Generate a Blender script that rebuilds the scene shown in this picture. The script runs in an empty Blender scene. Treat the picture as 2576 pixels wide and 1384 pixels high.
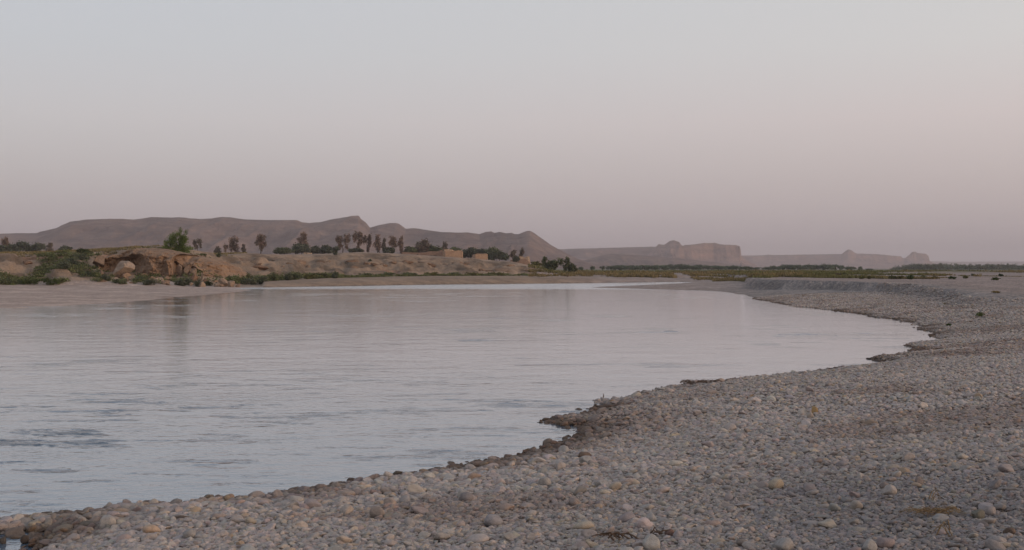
import bpy, bmesh, math, random
import numpy as np
from mathutils import Vector, Matrix, Euler

random.seed(7)
RNG = np.random.default_rng(7)
S = bpy.context.scene
COL = S.collection

# ------------------------------------------------------------------ camera model
# photograph measured on a 2576 x 1384 copy; the eye stands 2.4 m above the river
F, CX, HY, H = 2762.0, 1288.0, 675.0, 2.4
def at(px, py, z=0.0):
    """point on the level z seen at photo position px, py"""
    y = (H - z) * F / (py - HY)
    return ((px - CX) * y / F, y)
def up(py, y):
    return H + (HY - py) * y / F
def xx(px, y):
    return (px - CX) * y / F

# ------------------------------------------------------------------ numpy noise
def _hash(ix, iy, iz, seed):
    h = (ix.astype(np.int64) * 374761393 + iy.astype(np.int64) * 668265263 + iz.astype(np.int64) * 2147483647 + seed * 974634777) & 0xFFFFFFFF
    h = ((h ^ (h >> 13)) * 1274126177) & 0xFFFFFFFF
    h = ((h ^ (h >> 16)) * 2246822519) & 0xFFFFFFFF
    return ((h ^ (h >> 15)) & 0xFFFFFF) / float(0xFFFFFF)
def vnoise(x, y, seed=0):
    x = np.asarray(x, float); y = np.asarray(y, float)
    ix = np.floor(x); iy = np.floor(y); fx = x - ix; fy = y - iy
    fx = fx * fx * fx * (fx * (fx * 6 - 15) + 10); fy = fy * fy * fy * (fy * (fy * 6 - 15) + 10)
    z = np.zeros_like(ix)
    a = _hash(ix, iy, z, seed); b = _hash(ix + 1, iy, z, seed); c = _hash(ix, iy + 1, z, seed); d = _hash(ix + 1, iy + 1, z, seed)
    return (a + (b - a) * fx) * (1 - fy) + (c + (d - c) * fx) * fy
def fbm(x, y, seed=0, oct=4, gain=0.5):
    s = 0; a = 1; t = 0
    for o in range(oct):
        s = s + a * (vnoise(x * 2 ** o + 17.3 * o, y * 2 ** o - 9.1 * o, seed + o) * 2 - 1); t += a; a *= gain
    return s / t
def vnoise3(x, y, z, seed=0):
    ix = np.floor(x); iy = np.floor(y); iz = np.floor(z); fx = x - ix; fy = y - iy; fz = z - iz
    fx = fx * fx * (3 - 2 * fx); fy = fy * fy * (3 - 2 * fy); fz = fz * fz * (3 - 2 * fz)
    r = 0
    for dx in (0, 1):
        for dy in (0, 1):
            for dz in (0, 1):
                w = (fx if dx else 1 - fx) * (fy if dy else 1 - fy) * (fz if dz else 1 - fz)
                r = r + w * _hash(ix + dx, iy + dy, iz + dz, seed)
    return r * 2 - 1
def fbm3(p, seed=0, oct=4):
    s = 0; a = 1; t = 0
    for o in range(oct):
        q = p * 2 ** o + 11.7 * o
        s = s + a * vnoise3(q[:, 0], q[:, 1], q[:, 2], seed + o); t += a; a *= 0.5
    return s / t
def sstep(a, b, x):
    t = np.clip((x - a) / (b - a), 0, 1)
    return t * t * (3 - 2 * t)

# ------------------------------------------------------------------ river outline
NEAR = [(-120, 1352), (0, 1322), (100, 1312), (170, 1304), (240, 1300), (350, 1281), (440, 1276), (540, 1265), (620, 1262), (700, 1253),
        (770, 1240), (840, 1230), (900, 1222), (960, 1214), (1040, 1201), (1100, 1190), (1170, 1175), (1240, 1162), (1290, 1158), (1330, 1146),
        (1380, 1132), (1430, 1116), (1455, 1104), (1486, 1090), (1478, 1076), (1440, 1068), (1392, 1058), (1420, 1051), (1470, 1049), (1492, 1036), (1515, 1024),
        (1530, 1011), (1580, 1002), (1640, 986), (1690, 975), (1760, 967), (1850, 961), (1900, 951), (2000, 944), (2100, 930),
        (2200, 920), (2238, 911), (2188, 903), (2240, 897), (2296, 889), (2318, 881), (2290, 870), (2330, 862), (2388, 854), (2340, 845), (2318, 842), (2368, 836), (2318, 829), (2318, 820),
        (2290, 812), (2200, 795), (2100, 782), (2040, 775), (2000, 770), (1950, 762), (1900, 750), (1860, 740), (1820, 734.5), (1780, 731), (1700, 729), (1640, 727.5),
        (1560, 725.5), (1480, 723), (1560, 719.5), (1650, 715.5), (1750, 711.5), (1762, 709.5), (1700, 709.5), (1600, 710.5), (1500, 712), (1400, 713),
        (1300, 714), (1200, 715), (1100, 716), (1000, 717.5), (900, 719.5), (800, 721), (700, 722.5), (640, 723.3), (603, 724.8), (585, 726.5), (640, 729),
        (600, 735), (554, 739), (500, 744), (454, 748.5), (328, 759), (227, 766), (126, 772), (0, 779), (-250, 794)]
RIVER = [at(*p) for p in NEAR]
RIVER = [(-60, -8), (-14, 6)] + RIVER + [(-60, 60), (-160, 66), (-400, 60), (-400, -60)]
POOL = [at(*p) for p in [(-60, 1352), (0, 1345), (60, 1339), (110, 1343), (140, 1352), (105, 1362), (70, 1372), (118, 1386), (60, 1402), (-90, 1410)]]
def poly_sd(px, py, poly):
    """signed distance, positive outside"""
    P = np.array(poly); A = P; B = np.roll(P, -1, axis=0)
    out = np.empty(px.size); n = 60000
    fx = px.ravel(); fy = py.ravel()
    for s in range(0, fx.size, n):
        x = fx[s:s + n]; y = fy[s:s + n]
        best = np.full(x.size, 1e18); ins = np.zeros(x.size, bool)
        for (ax, ay), (bx, by) in zip(A, B):
            ex, ey = bx - ax, by - ay; wx = x - ax; wy = y - ay
            t = np.clip((wx * ex + wy * ey) / (ex * ex + ey * ey), 0, 1)
            dx = wx - t * ex; dy = wy - t * ey
            best = np.minimum(best, dx * dx + dy * dy)
            if ay != by:
                c = ((ay > y) != (by > y)) & (x < (bx - ax) * (y - ay) / (by - ay) + ax)
                ins ^= c
        out[s:s + n] = np.where(ins, -1, 1) * np.sqrt(best)
    return out.reshape(px.shape)
CREST = [(1900, 704.5), (1915, 704.5), (1960, 706), (2050, 708), (2120, 709), (2200, 712), (2260, 716), (2320, 723), (2380, 735), (2420, 745)]
PLATEAU = [at(px, py, 1.2) for px, py in CREST[:-3]] + [at(2320, 723, 1.1), at(2380, 735, .95), at(2440, 752, .75)]
PLATEAU = [(40, 180), (29, 135)] + PLATEAU + [(30, 50), (60, 40), (900, 30), (900, 20), (900, 900), (90, 900)]

# left terrace: foot and crest distances and crest height along the photo's width
TP = [-700, -100, 0, 230, 330, 430, 540, 620, 700, 820, 900, 1000, 1100, 1200, 1300, 1345, 1400, 1460]
T_R0 = [128, 128, 129, 131, 132, 135, 142, 152, 160, 172, 180, 188, 195, 203, 212, 216, 216, 216]
T_R1 = [160, 160, 162, 172, 178, 184, 196, 208, 220, 232, 240, 248, 252, 252, 246, 240, 235, 230]
T_C = [640, 639, 638, 634, 632, 634, 640, 637.5, 641, 639, 635, 638.5, 645.5, 651.5, 661, 672, 682, 690]
B_H = [.5, .5, .5, .5, .5, .5, .45, .5, .62, .85, .92, 1.0, 1.02, 1.02, .98, .95, .92, .9]
def height(x, y, detail=True):
    x = np.asarray(x, float); y = np.asarray(y, float)
    dR = poly_sd(x, y, RIVER); dP = poly_sd(x, y, POOL)
    r = np.hypot(x, y)
    wob = 0.10 * fbm(x * 1.3, y * 1.3, 3, 3) + 0.25 * fbm(x * 0.35, y * 0.35, 5, 2) * np.clip(r / 25, 0.1, 1.6)
    d = np.minimum(dR + wob * sstep(6, 14, r), dP + .15 * wob)
    yy = np.maximum(y, 3.0)
    px = CX + F * np.clip(x / yy, -1.4, 1.4)
    dp = np.maximum(d, 0)
    # near and right shingle beach
    A = np.where((y > 100), np.interp(px, [1480, 1700, 1800, 1900], [.22, .4, .6, .80]), np.interp(y, [46, 66], [1.15, .80]))
    zb = A * (1 - np.exp(-dp / 9.0))
    # cut bank and plateau
    dc = -poly_sd(x, y, PLATEAU)
    w = np.interp(y, [46, 56, 66, 78], [8.0, 3.2, 1.0, .5]) * (1 + .9 * np.clip(fbm(x * .12, y * .12, 27, 2), -.5, 1))
    dcn = dc + (1.3 * fbm(x * .16, y * .16, 23, 2) + 0.8 * fbm(x * .35, y * .35, 21, 3) + .35 * fbm(x * 1.3, y * 1.3, 25, 2)) * np.interp(y, [50, 80], [0.2, 1])
    plat = np.interp(y, [50, 78], [.85, 1.22]) + 0.10 * fbm(x * .05, y * .05, 31, 3)
    kp = sstep(-w, w, dcn)
    zr = zb * (1 - kp) + np.maximum(zb, plat) * kp
    # left gravel bar
    zl = 0.45 * (1 - np.exp(-dp / 26.0))
    # far bench, terrace and plain
    bh = np.interp(px, TP + [1600, 1720, 1790], B_H + [.87, .55, .35])
    zf = bh * (1 - np.exp(-dp / 2.6))
    r0 = np.interp(px, TP, T_R0); r1 = np.interp(px, TP, T_R1); c = np.interp(px, TP, T_C)
    z1 = H + (HY - c) * r1 / F; z2 = H + (HY - c - .6) * 440 / F
    j = 9 * fbm(px * .012, y * .02, 41, 3)
    t = (y + j * np.clip((y - r0) / 12, 0, 1) - r0) / (r1 - r0)
    prof = np.interp(t, [0, .10, .30, .42, .60, .72, 1.0], [0, .06, .30, .62, .80, .93, 1.0])
    prof = np.where(px < 300, np.interp(t, [0, .2, .45, .55, .75, 1.0], [0, .25, .5, .68, .9, 1.0]), prof)
    gul = fbm(x * .11, y * .11, 51, 4) * .9 + .75 * fbm(x * .33, y * .33, 57, 3) - .9 * np.maximum(0, fbm(x * .22, y * .18, 58, 3) - .12) * 2
    zt = zf + (z1 - zf) * prof + gul * np.clip(prof * (1 - prof) * 4, 0, 1) * (.85 + 0 * x) * sstep(0, 1.0, z1 - 1.2)
    # eroded ledges
    led = zt * 1.9 + .6 * fbm(x * .07, y * .07, 61, 2)
    zt = zt + .42 * np.sin(led * 2 * math.pi) / 1.9 * np.clip(prof * (1 - prof) * 5, 0, 1)
    zt = np.where(y > r1, z1 + (z2 - z1) * np.clip((y - r1) / (440 - r1), 0, 1) + .15 * fbm(x * .03, y * .03, 71, 3) * sstep(0, 30, y - r1), zt)
    zt = np.where(y > 470, z2 + (4.5 - z2) * np.clip((y - 470) / 1500, 0, 1), zt)
    kt = 1 - sstep(1340, 1440, px)
    zplain = np.maximum(zf, 1.1 + .12 * fbm(x * .02, y * .02, 81, 3)) * 1.0
    zplain = np.where(y > 210, 1.1 + .12 * fbm(x * .02, y * .02, 81, 3), zf)
    zfar = zt * kt + zplain * (1 - kt)
    # outcrop mound
    mx = px - 350
    mound = .55 * np.exp(-((mx / 150.0) ** 2) - ((y - 170) / 11.0) ** 2) + .5 * np.exp(-((px - 455) / 75.0) ** 2 - ((y - 166) / 10.0) ** 2)
    zfar = zfar + mound * kt * sstep(132, 150, y)
    kfar_l = sstep(0, 1, (y - (r0 - 3)) / 6.0)           # bar -> terrace foot
    zleft = np.where(px < 660, zl * (1 - kfar_l) + np.maximum(zfar, zl) * kfar_l, zfar)
    kR = np.where(y < 45, 1.0, 0.0)
    kR = np.maximum(kR, sstep(1690, 1900, px))
    kR = np.maximum(kR, np.where((y < 174) & (px > 1400), 1.0, 0))
    z = zleft * (1 - kR) + zr * kR
    zfin = np.where(d > 0, z, -0.95 * (1 - np.exp(np.minimum(d, 0) / 6.0)))
    if detail:
        amp = np.clip(dp / 1.5, 0, 1)
        zfin = zfin + amp * (.035 * fbm(x * .9, y * .9, 91, 3) + .06 * fbm(x * .22, y * .22, 95, 2)) * np.where(y < 120, 1, .6)
    return zfin, d, dc, px, prof * kt
def hz(x, y):
    return float(height(np.array([x]), np.array([y]))[0][0])
def ground_at(px, py):
    """where the photo's line of sight meets the ground"""
    ys = np.concatenate([np.linspace(4, 30, 900), np.linspace(30, 260, 2400)[1:]])
    xs = (px - CX) * ys / F
    zs = np.maximum(height(xs, ys)[0], 0)
    line = H - (py - HY) * ys / F
    i = int(np.argmax(line < zs))
    return xs[i], ys[i], float(zs[i])

# ------------------------------------------------------------------ materials
def mat(name):
    m = bpy.data.materials.new(name); m.use_nodes = True
    nt = m.node_tree; nt.nodes.clear()
    out = nt.nodes.new('ShaderNodeOutputMaterial')
    return m, nt, out
def N(nt, t, **kw):
    n = nt.nodes.new(t)
    for k, v in kw.items():
        if k in n.inputs.keys() if isinstance(k, str) else False: n.inputs[k].default_value = v
        else: setattr(n, k, v)
    return n
def noise_tex(nt, scale, detail=4, rough=.55, coord=None, dim=None):
    n = nt.nodes.new('ShaderNodeTexNoise'); n.inputs['Scale'].default_value = scale; n.inputs['Detail'].default_value = detail; n.inputs['Roughness'].default_value = rough
    if coord is not None: nt.links.new(coord, n.inputs['Vector'])
    return n
def mix_rgb(nt, fac, a, b, mode='MIX'):
    n = nt.nodes.new('ShaderNodeMix'); n.data_type = 'RGBA'; n.blend_type = mode
    for s, v in ((n.inputs[0], fac), (n.inputs[6], a), (n.inputs[7], b)):
        if hasattr(v, 'default_value') or hasattr(v, 'is_linked'): nt.links.new(v, s)
        elif isinstance(v, (int, float)): s.default_value = v
        else: s.default_value = (*v[:3], 1)
    return n.outputs[2]
def ramp(nt, fac, stops):
    n = nt.nodes.new('ShaderNodeValToRGB'); e = n.color_ramp.elements
    while len(e) < len(stops): e.new(.5)
    for el, (p, c) in zip(e, stops):
        el.position = p; el.color = (*c, 1) if len(c) == 3 else c
    nt.links.new(fac, n.inputs[0]); return n.outputs[0]
def mrange(nt, v, a, b, c, d):
    n = nt.nodes.new('ShaderNodeMapRange'); nt.links.new(v, n.inputs[0])
    for i, q in enumerate((a, b, c, d)): n.inputs[i + 1].default_value = q
    return n.outputs[0]
def bump(nt, h, strength, dist, normal=None):
    n = nt.nodes.new('ShaderNodeBump'); n.inputs['Strength'].default_value = strength; n.inputs['Distance'].default_value = dist
    nt.links.new(h, n.inputs['Height'])
    if normal is not None: nt.links.new(normal, n.inputs['Normal'])
    return n.outputs[0]
def principled(nt, out, rough=.85, spec=.25):
    p = nt.nodes.new('ShaderNodeBsdfPrincipled'); p.inputs['Roughness'].default_value = rough; p.inputs['Specular IOR Level'].default_value = spec
    nt.links.new(p.outputs[0], out.inputs[0]); return p

# ground
M_GROUND, nt, out = mat('ground_material')
p = principled(nt, out, .95, .15)
co = nt.nodes.new('ShaderNodeNewGeometry').outputs['Position']
at_ = N(nt, 'ShaderNodeAttribute', attribute_name='Col')
rk = N(nt, 'ShaderNodeAttribute', attribute_name='Stony')
v1 = nt.nodes.new('ShaderNodeTexVoronoi'); v1.inputs['Scale'].default_value = 9.0; nt.links.new(co, v1.inputs['Vector'])
v2 = nt.nodes.new('ShaderNodeTexVoronoi'); v2.inputs['Scale'].default_value = 3.2; nt.links.new(co, v2.inputs['Vector'])
n1 = noise_tex(nt, .6, 6, .6, co); n2 = noise_tex(nt, 4.0, 5, .6, co)
bw = nt.nodes.new('ShaderNodeRGBToBW'); nt.links.new(v1.outputs['Color'], bw.inputs[0])
st = ramp(nt, bw.outputs[0], [(.15, (.62, .62, .65)), (.5, (1, 1, 1)), (.85, (1.3, 1.25, 1.18))])
bw2 = nt.nodes.new('ShaderNodeRGBToBW'); nt.links.new(v2.outputs['Color'], bw2.inputs[0])
st2 = ramp(nt, bw2.outputs[0], [(.2, (.8, .8, .82)), (.5, (1, 1, 1)), (.85, (1.15, 1.12, 1.08))])
stc = mix_rgb(nt, 1.0, st, st2, 'MULTIPLY')
c1 = mix_rgb(nt, 1.0, at_.outputs['Color'], ramp(nt, n1.outputs[0], [(.3, (.78, .78, .78)), (.7, (1.2, 1.18, 1.15))]), 'MULTIPLY')
c2 = mix_rgb(nt, 1.0, c1, ramp(nt, n2.outputs[0], [(.3, (.82, .82, .82)), (.7, (1.17, 1.17, 1.17))]), 'MULTIPLY')
cs = mix_rgb(nt, 1.0, c2, stc, 'MULTIPLY')
nt.links.new(mix_rgb(nt, rk.outputs['Fac'], c2, cs), p.inputs['Base Color'])
b1 = bump(nt, n2.outputs[0], .5, .25)
b2 = bump(nt, v1.outputs['Distance'], -.6, .08, b1); nt.links.new(b2, p.inputs['Normal'])
nt.nodes[-1] if False else None

# pebbles (colour carried by each stone)
def pebble_material(name, attr_type, attr):
    m, nt, out = mat(name)
    p = principled(nt, out, .8, .3)
    if attr_type == 'OBJ':
        cc = nt.nodes.new('ShaderNodeObjectInfo'); colr = cc.outputs['Color']
        coord = nt.nodes.new('ShaderNodeTexCoord').outputs['Object']
    else:
        a = N(nt, 'ShaderNodeAttribute', attribute_name=attr, attribute_type=attr_type); colr = a.outputs['Color']
        coord = nt.nodes.new('ShaderNodeTexCoord').outputs['Object']
    n = noise_tex(nt, 2.2, 6, .62, coord); n2 = noise_tex(nt, 11, 4, .6, coord)
    c = mix_rgb(nt, 1, colr, ramp(nt, n.outputs[0], [(.25, (.72, .70, .68)), (.5, (1, 1, 1)), (.75, (1.18, 1.16, 1.12))]), 'MULTIPLY')
    c = mix_rgb(nt, 1, c, ramp(nt, n2.outputs[0], [(.35, (.86, .86, .86)), (.65, (1.1, 1.1, 1.1))]), 'MULTIPLY')
    nt.links.new(c, p.inputs['Base Color'])
    nt.links.new(bump(nt, n2.outputs[0], .25, .06), p.inputs['Normal'])
    return m
M_PEB_I = pebble_material('shingle_stone', 'INSTANCER', 'col')
M_PEB_O = pebble_material('cobble_stone', 'OBJ', '')

# sandstone boulders and earth
def rock_material(name, c0, c1, scale=.8):
    m, nt, out = mat(name); p = principled(nt, out, .95, .15)
    co = nt.nodes.new('ShaderNodeTexCoord').outputs['Object']
    n = noise_tex(nt, scale, 7, .62, co); n2 = noise_tex(nt, scale * 5, 5, .6, co)
    c = ramp(nt, n.outputs[0], [(.28, c0), (.72, c1)])
    c = mix_rgb(nt, 1, c, ramp(nt, n2.outputs[0], [(.3, (.75, .74, .73)), (.7, (1.18, 1.16, 1.14))]), 'MULTIPLY')
    nt.links.new(c, p.inputs['Base Color'])
    nt.links.new(bump(nt, n2.outputs[0], .6, .3), p.inputs['Normal']); return m
M_ROCK = rock_material('tan_rock', (.185, .125, .09), (.305, .215, .155))
M_ROCKP = rock_material('pale_rock', (.26, .19, .145), (.37, .28, .215))
M_CRAG = rock_material('crag_rock', (.195, .128, .088), (.345, .23, .155), .45)
M_ROCKD = rock_material('brown_rock', (.15, .095, .065), (.27, .17, .115))
M_ADOBE = rock_material('adobe', (.335, .225, .155), (.42, .285, .20), .5)
M_ADOBEL = rock_material('adobe_plaster', (.40, .295, .215), (.48, .36, .27), .5)
M_ADOBED = rock_material('adobe_brown', (.24, .16, .12), (.32, .215, .165), .5)
M_DARK = rock_material('doorway_dark', (.03, .024, .02), (.045, .036, .03), .5)

# far hills: rock with faint beds
def hill_material(name, c0, c1, band, scale):
    m, nt, out = mat(name); p = principled(nt, out, 1.0, .05)
    co = nt.nodes.new('ShaderNodeNewGeometry').outputs['Position']
    mp = nt.nodes.new('ShaderNodeMapping'); mp.inputs['Scale'].default_value = (.12, .12, 1.0); nt.links.new(co, mp.inputs[0])
    bands = noise_tex(nt, band, 4, .6, mp.outputs[0])
    n = noise_tex(nt, scale, 7, .62, co); n3 = noise_tex(nt, scale * 6, 6, .65, co)
    c = ramp(nt, n.outputs[0], [(.3, c0), (.7, c1)])
    c = mix_rgb(nt, 1, c, ramp(nt, bands.outputs[0], [(.3, (.72, .70, .72)), (.5, (1, 1, 1)), (.7, (1.3, 1.22, 1.16))]), 'MULTIPLY')
    c = mix_rgb(nt, 1, c, ramp(nt, n3.outputs[0], [(.35, (.8, .8, .8)), (.65, (1.2, 1.2, 1.2))]), 'MULTIPLY')
    nt.links.new(c, p.inputs['Base Color'])
    nt.links.new(bump(nt, n3.outputs[0], .7, 14), p.inputs['Normal']); return m
M_HILL = hill_material('hill_rock', (.13, .088, .075), (.215, .148, .122), .09, .006)
M_MESA = hill_material('mesa_rock', (.172, .112, .096), (.275, .182, .152), .07, .008)
M_PLAT = hill_material('plateau_rock', (.15, .10, .088), (.225, .152, .128), .07, .005)

def leaf_material(name):
    m, nt, out = mat(name)
    a = N(nt, 'ShaderNodeAttribute', attribute_name='Col')
    d = nt.nodes.new('ShaderNodeBsdfDiffuse'); t = nt.nodes.new('ShaderNodeBsdfTranslucent'); mx = nt.nodes.new('ShaderNodeMixShader'); mx.inputs[0].default_value = .3
    nt.links.new(a.outputs['Color'], d.inputs[0]); nt.links.new(a.outputs['Color'], t.inputs[0])
    nt.links.new(d.outputs[0], mx.inputs[1]); nt.links.new(t.outputs[0], mx.inputs[2]); nt.links.new(mx.outputs[0], out.inputs[0]); return m
M_LEAF = leaf_material('foliage')
M_BARK = rock_material('bark', (.07, .05, .04), (.13, .10, .08), 2)
M_WOOD = rock_material('dead_wood', (.12, .08, .06), (.20, .14, .105), 8)

# water
M_WATER, nt, out = mat('river_water')
p = principled(nt, out, .06, .5); p.inputs['IOR'].default_value = 1.33
p.inputs['Base Color'].default_value = (.10, .148, .20, 1)
co = nt.nodes.new('ShaderNodeNewGeometry').outputs['Position']
rip = N(nt, 'ShaderNodeAttribute', attribute_name='Ripple')
mpA = nt.nodes.new('ShaderNodeMapping'); mpA.inputs['Scale'].default_value = (.55, 1.0, 1); mpA.inputs['Rotation'].default_value = (0, 0, math.radians(-18)); nt.links.new(co, mpA.inputs[0])
wA = noise_tex(nt, 1.1, 3, .5, mpA.outputs[0]); wB = noise_tex(nt, 4.0, 4, .55, mpA.outputs[0]); wC = noise_tex(nt, .22, 3, .5, mpA.outputs[0])
def msc(nt, v, k):
    n = nt.nodes.new('ShaderNodeMath'); n.operation = 'MULTIPLY'
    nt.links.new(v, n.inputs[0])
    if isinstance(k, (int, float)): n.inputs[1].default_value = k
    else: nt.links.new(k, n.inputs[1])
    return n.outputs[0]
def madd(nt, a, b):
    n = nt.nodes.new('ShaderNodeMath'); n.operation = 'ADD'; nt.links.new(a, n.inputs[0]); nt.links.new(b, n.inputs[1]); return n.outputs[0]
calm = madd(nt, madd(nt, msc(nt, wA.outputs[0], .011), msc(nt, wB.outputs[0], .0035)), msc(nt, wC.outputs[0], .016))
wD = noise_tex(nt, 8.0, 3, .5, mpA.outputs[0])
def cen(v):
    n = nt.nodes.new('ShaderNodeMath'); n.operation = 'SUBTRACT'; nt.links.new(v, n.inputs[0]); n.inputs[1].default_value = .5; return n.outputs[0]
rough_w = msc(nt, madd(nt, madd(nt, msc(nt, cen(wA.outputs[0]), .04), msc(nt, cen(wB.outputs[0]), .085)), msc(nt, cen(wD.outputs[0]), .045)), rip.outputs['Fac'])
rgh = nt.nodes.new('ShaderNodeMapRange'); nt.links.new(rip.outputs['Fac'], rgh.inputs[0])
for i_, q_ in enumerate((0.0, .8, .05, .26)): rgh.inputs[i_ + 1].default_value = q_
nt.links.new(rgh.outputs[0], p.inputs['Roughness']); nt.links.new(rgh.outputs[0], p.inputs['Coat Roughness'])
p.inputs['Coat Weight'].default_value = .72; p.inputs['Coat IOR'].default_value = 1.4
bn = bump(nt, madd(nt, calm, rough_w), 1.0, 1.0); nt.links.new(bn, p.inputs['Normal']); nt.links.new(bn, p.inputs['Coat Normal'])

# ------------------------------------------------------------------ mesh helpers
def tag(o, label=None, cat=None, group=None, kind=None):
    if label: o['label'] = label
    if cat: o['category'] = cat
    if group: o['group'] = group
    if kind: o['kind'] = kind
    return o
def np_mesh(name, verts, faces, smooth=True):
    me = bpy.data.meshes.new(name)
    verts = np.asarray(verts, np.float32); faces = np.asarray(faces, np.int32)
    k = faces.shape[1]
    me.vertices.add(len(verts)); me.vertices.foreach_set('co', verts.ravel())
    me.loops.add(faces.size); me.loops.foreach_set('vertex_index', faces.ravel())
    me.polygons.add(len(faces)); me.polygons.foreach_set('loop_start', np.arange(0, faces.size, k, dtype=np.int32))
    me.update(calc_edges=True)
    me.polygons.foreach_set('use_smooth', np.full(len(faces), smooth, bool))
    return me
def set_col(me, name, rgb):
    a = me.attributes.new(name, 'FLOAT_COLOR', 'POINT')
    c = np.ones((len(rgb), 4), np.float32); c[:, :3] = rgb; a.data.foreach_set('color', c.ravel())
def set_f(me, name, v):
    a = me.attributes.new(name, 'FLOAT', 'POINT'); a.data.foreach_set('value', np.asarray(v, np.float32))
def link(name, me, m=None, parent=None, loc=None):
    o = bpy.data.objects.new(name, me); COL.objects.link(o)
    if m is not None:
        me.materials.clear(); me.materials.append(m)
    if parent is not None: o.parent = parent
    if loc is not None: o.location = loc
    return o
def empty(name, loc, rz=0):
    o = bpy.data.objects.new(name, None); COL.objects.link(o); o.location = loc; o.rotation_euler = (0, 0, rz); o.empty_display_size = .3; return o

def polar(rmin, rmax, ratio, fine, wide):
    r = [rmin]
    while r[-1] < rmax: r.append(r[-1] * (1 + (ratio - 1) * (.42 if 124 < r[-1] < 275 else 1)))
    r = np.array(r)
    a = np.concatenate([np.arange(-180, -wide, 4.0), np.arange(-wide, -33, .8), np.arange(-33, 33, fine), np.arange(33, wide, .8), np.arange(wide, 180, 4.0)])
    a = np.radians(a)
    R, T = np.meshgrid(r, a, indexing='ij')
    X = R * np.sin(T); Y = R * np.cos(T)
    nr, na = R.shape
    i = np.arange(nr - 1)[:, None] * na; j = np.arange(na)[None, :]; j2 = (j + 1) % na
    f = np.stack([i + j, i + j2, i + na + j2, i + na + j], -1).reshape(-1, 4)[:, ::-1]
    return X.ravel(), Y.ravel(), f, nr, na
# ------------------------------------------------------------------ the ground sheet
X, Y, Fc, nr, na = polar(2.0, 14000, 1.0095, .105, 60)
Z, D, DC, PX, PROF = height(X, Y)
Rr = np.hypot(X, Y)
shingle = np.array([.30, .262, .243]); wet = np.array([.085, .066, .055]); barsand = np.array([.45, .35, .30])
earth = np.array([.30, .218, .158]); bench = np.array([.31, .225, .165]); plain = np.array([.30, .245, .225]); dusty = np.array([.33, .265, .24])
def lerp(a, b, k): return a * (1 - k[:, None]) + b * k[:, None]
C = np.tile(shingle, (X.size, 1))
nn = fbm(X * .12, Y * .12, 101, 4)
far_l = ((PX < 1500) | ((PX < 1590) & (Y > 128))) & (Y > 48)
bar = far_l & (PX < 660) & (Y < 140)
C[bar] = barsand
C[far_l & ~bar] = bench
k = np.where(far_l & ~bar, sstep(.02, .2, PROF), 0); C = lerp(C, earth, k)
k = np.where(far_l & bar, sstep(.03, .15, PROF), 0); C = lerp(C, earth, k)
red = np.array([.33, .18, .115]); k = np.where(far_l, sstep(.1, .5, fbm(X * .06, Y * .15, 111, 3)) * sstep(.1, .3, PROF) * (1 - sstep(.7, .9, PROF)) * .7, 0); C = lerp(C, red, k)
top = np.array([.34, .25, .19]); k = np.where(far_l, sstep(.8, 1.0, PROF) * .8, 0); C = lerp(C, top, k)
olive = np.array([.26, .215, .12]); k = np.where(far_l & (PX < 560), sstep(.85, 1.0, PROF) * sstep(-.3, .4, nn) * .8, 0); C = lerp(C, olive, k)
k = np.where(~far_l & (DC > 0), sstep(0, 4, DC), 0) * sstep(42, 62, Y); C = lerp(C, dusty, k)
k = sstep(1390, 1590, PX) * sstep(84, 118, Y) * (1 - sstep(1840, 1940, PX)); C = lerp(C, np.array([.36, .29, .26]), k)
k = (np.exp(-((DC + .35) / .95) ** 2)) * sstep(50, 66, Y) * (1 - sstep(118, 140, Y)) * (.55 + .5 * np.clip(fbm(X * .3, Y * .3, 171, 3), -.6, .6)); C = lerp(C, np.array([.175, .150, .140]), k)  # shade of the cut bank's steep face, painted into the ground colour below the crest
k = np.where(PX > 1340, sstep(160, 260, Y), 0); C = lerp(C, plain, k)
gr = np.array([.20, .17, .10]); k = np.where((PX > 1340), sstep(190, 300, Y) * sstep(-.25, .3, fbm(X * .03, Y * .012, 121, 4)) * .8, 0); C = lerp(C, gr, k)
k = np.where(Y > 600, sstep(600, 1500, Y) * .6, 0); C = lerp(C, np.array([.24, .17, .14]), k)
k = np.where(PX > 1340, sstep(300, 600, Y) * (1 - sstep(1500, 2500, Y)) * .9, 0); C = lerp(C, np.array([.15, .15, .095]), k)
# damp edge of the water and brown silt stains on the beach
k = (1 - sstep(.05, np.where(Y > 38, .22, .5), D + .12 * fbm(X * 1.1, Y * 1.1, 131, 2))) * np.where(Y < 60, .9, .55); C = lerp(C, wet, k)
silt = np.array([.15, .105, .085]); k = np.where((Y < 46) & (Y > 20), sstep(.15, .4, fbm(X * .10, Y * .5, 141, 3)) * np.exp(-((Y - 34 - .1 * X) / 5) ** 2) * .8, 0); C = lerp(C, silt, k)
# wheel ruts across the dry plain
for off in (0.0, 1.7):
    ya = np.interp(X, [15, 24, 31, 36, 50], [97 + off, 82 + off * 1.3, 66 + off * 1.2, 57 + off, 44 + off])
    k = np.exp(-((Y - ya) / .55) ** 2) * (DC > 1) * .55; C = lerp(C, np.array([.16, .125, .11]), k); Z = Z - .05 * k
k = sstep(-.2, .5, fbm(X * .35, Y * .35, 151, 4)); C = C * (.88 + .2 * k)[:, None]
k = np.where(far_l, sstep(.05, .3, fbm(X * .4, Y * .25, 161, 4)) * sstep(.04, .15, PROF) * (1 - sstep(.85, 1, PROF)), 0); C = C * (1 - .38 * k)[:, None]
stony = np.where(far_l & ~bar, .15, .9); stony = np.where(bar, .45, stony); stony = np.where(Y > 150, .25, stony)
V = np.column_stack([X, Y, Z])
ci = len(V); V = np.vstack([V, [[0, 0, hz(0, .3)]]])
me = np_mesh('ground', V, Fc, True)
bm = bmesh.new(); bm.from_mesh(me); bm.verts.ensure_lookup_table()
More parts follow.
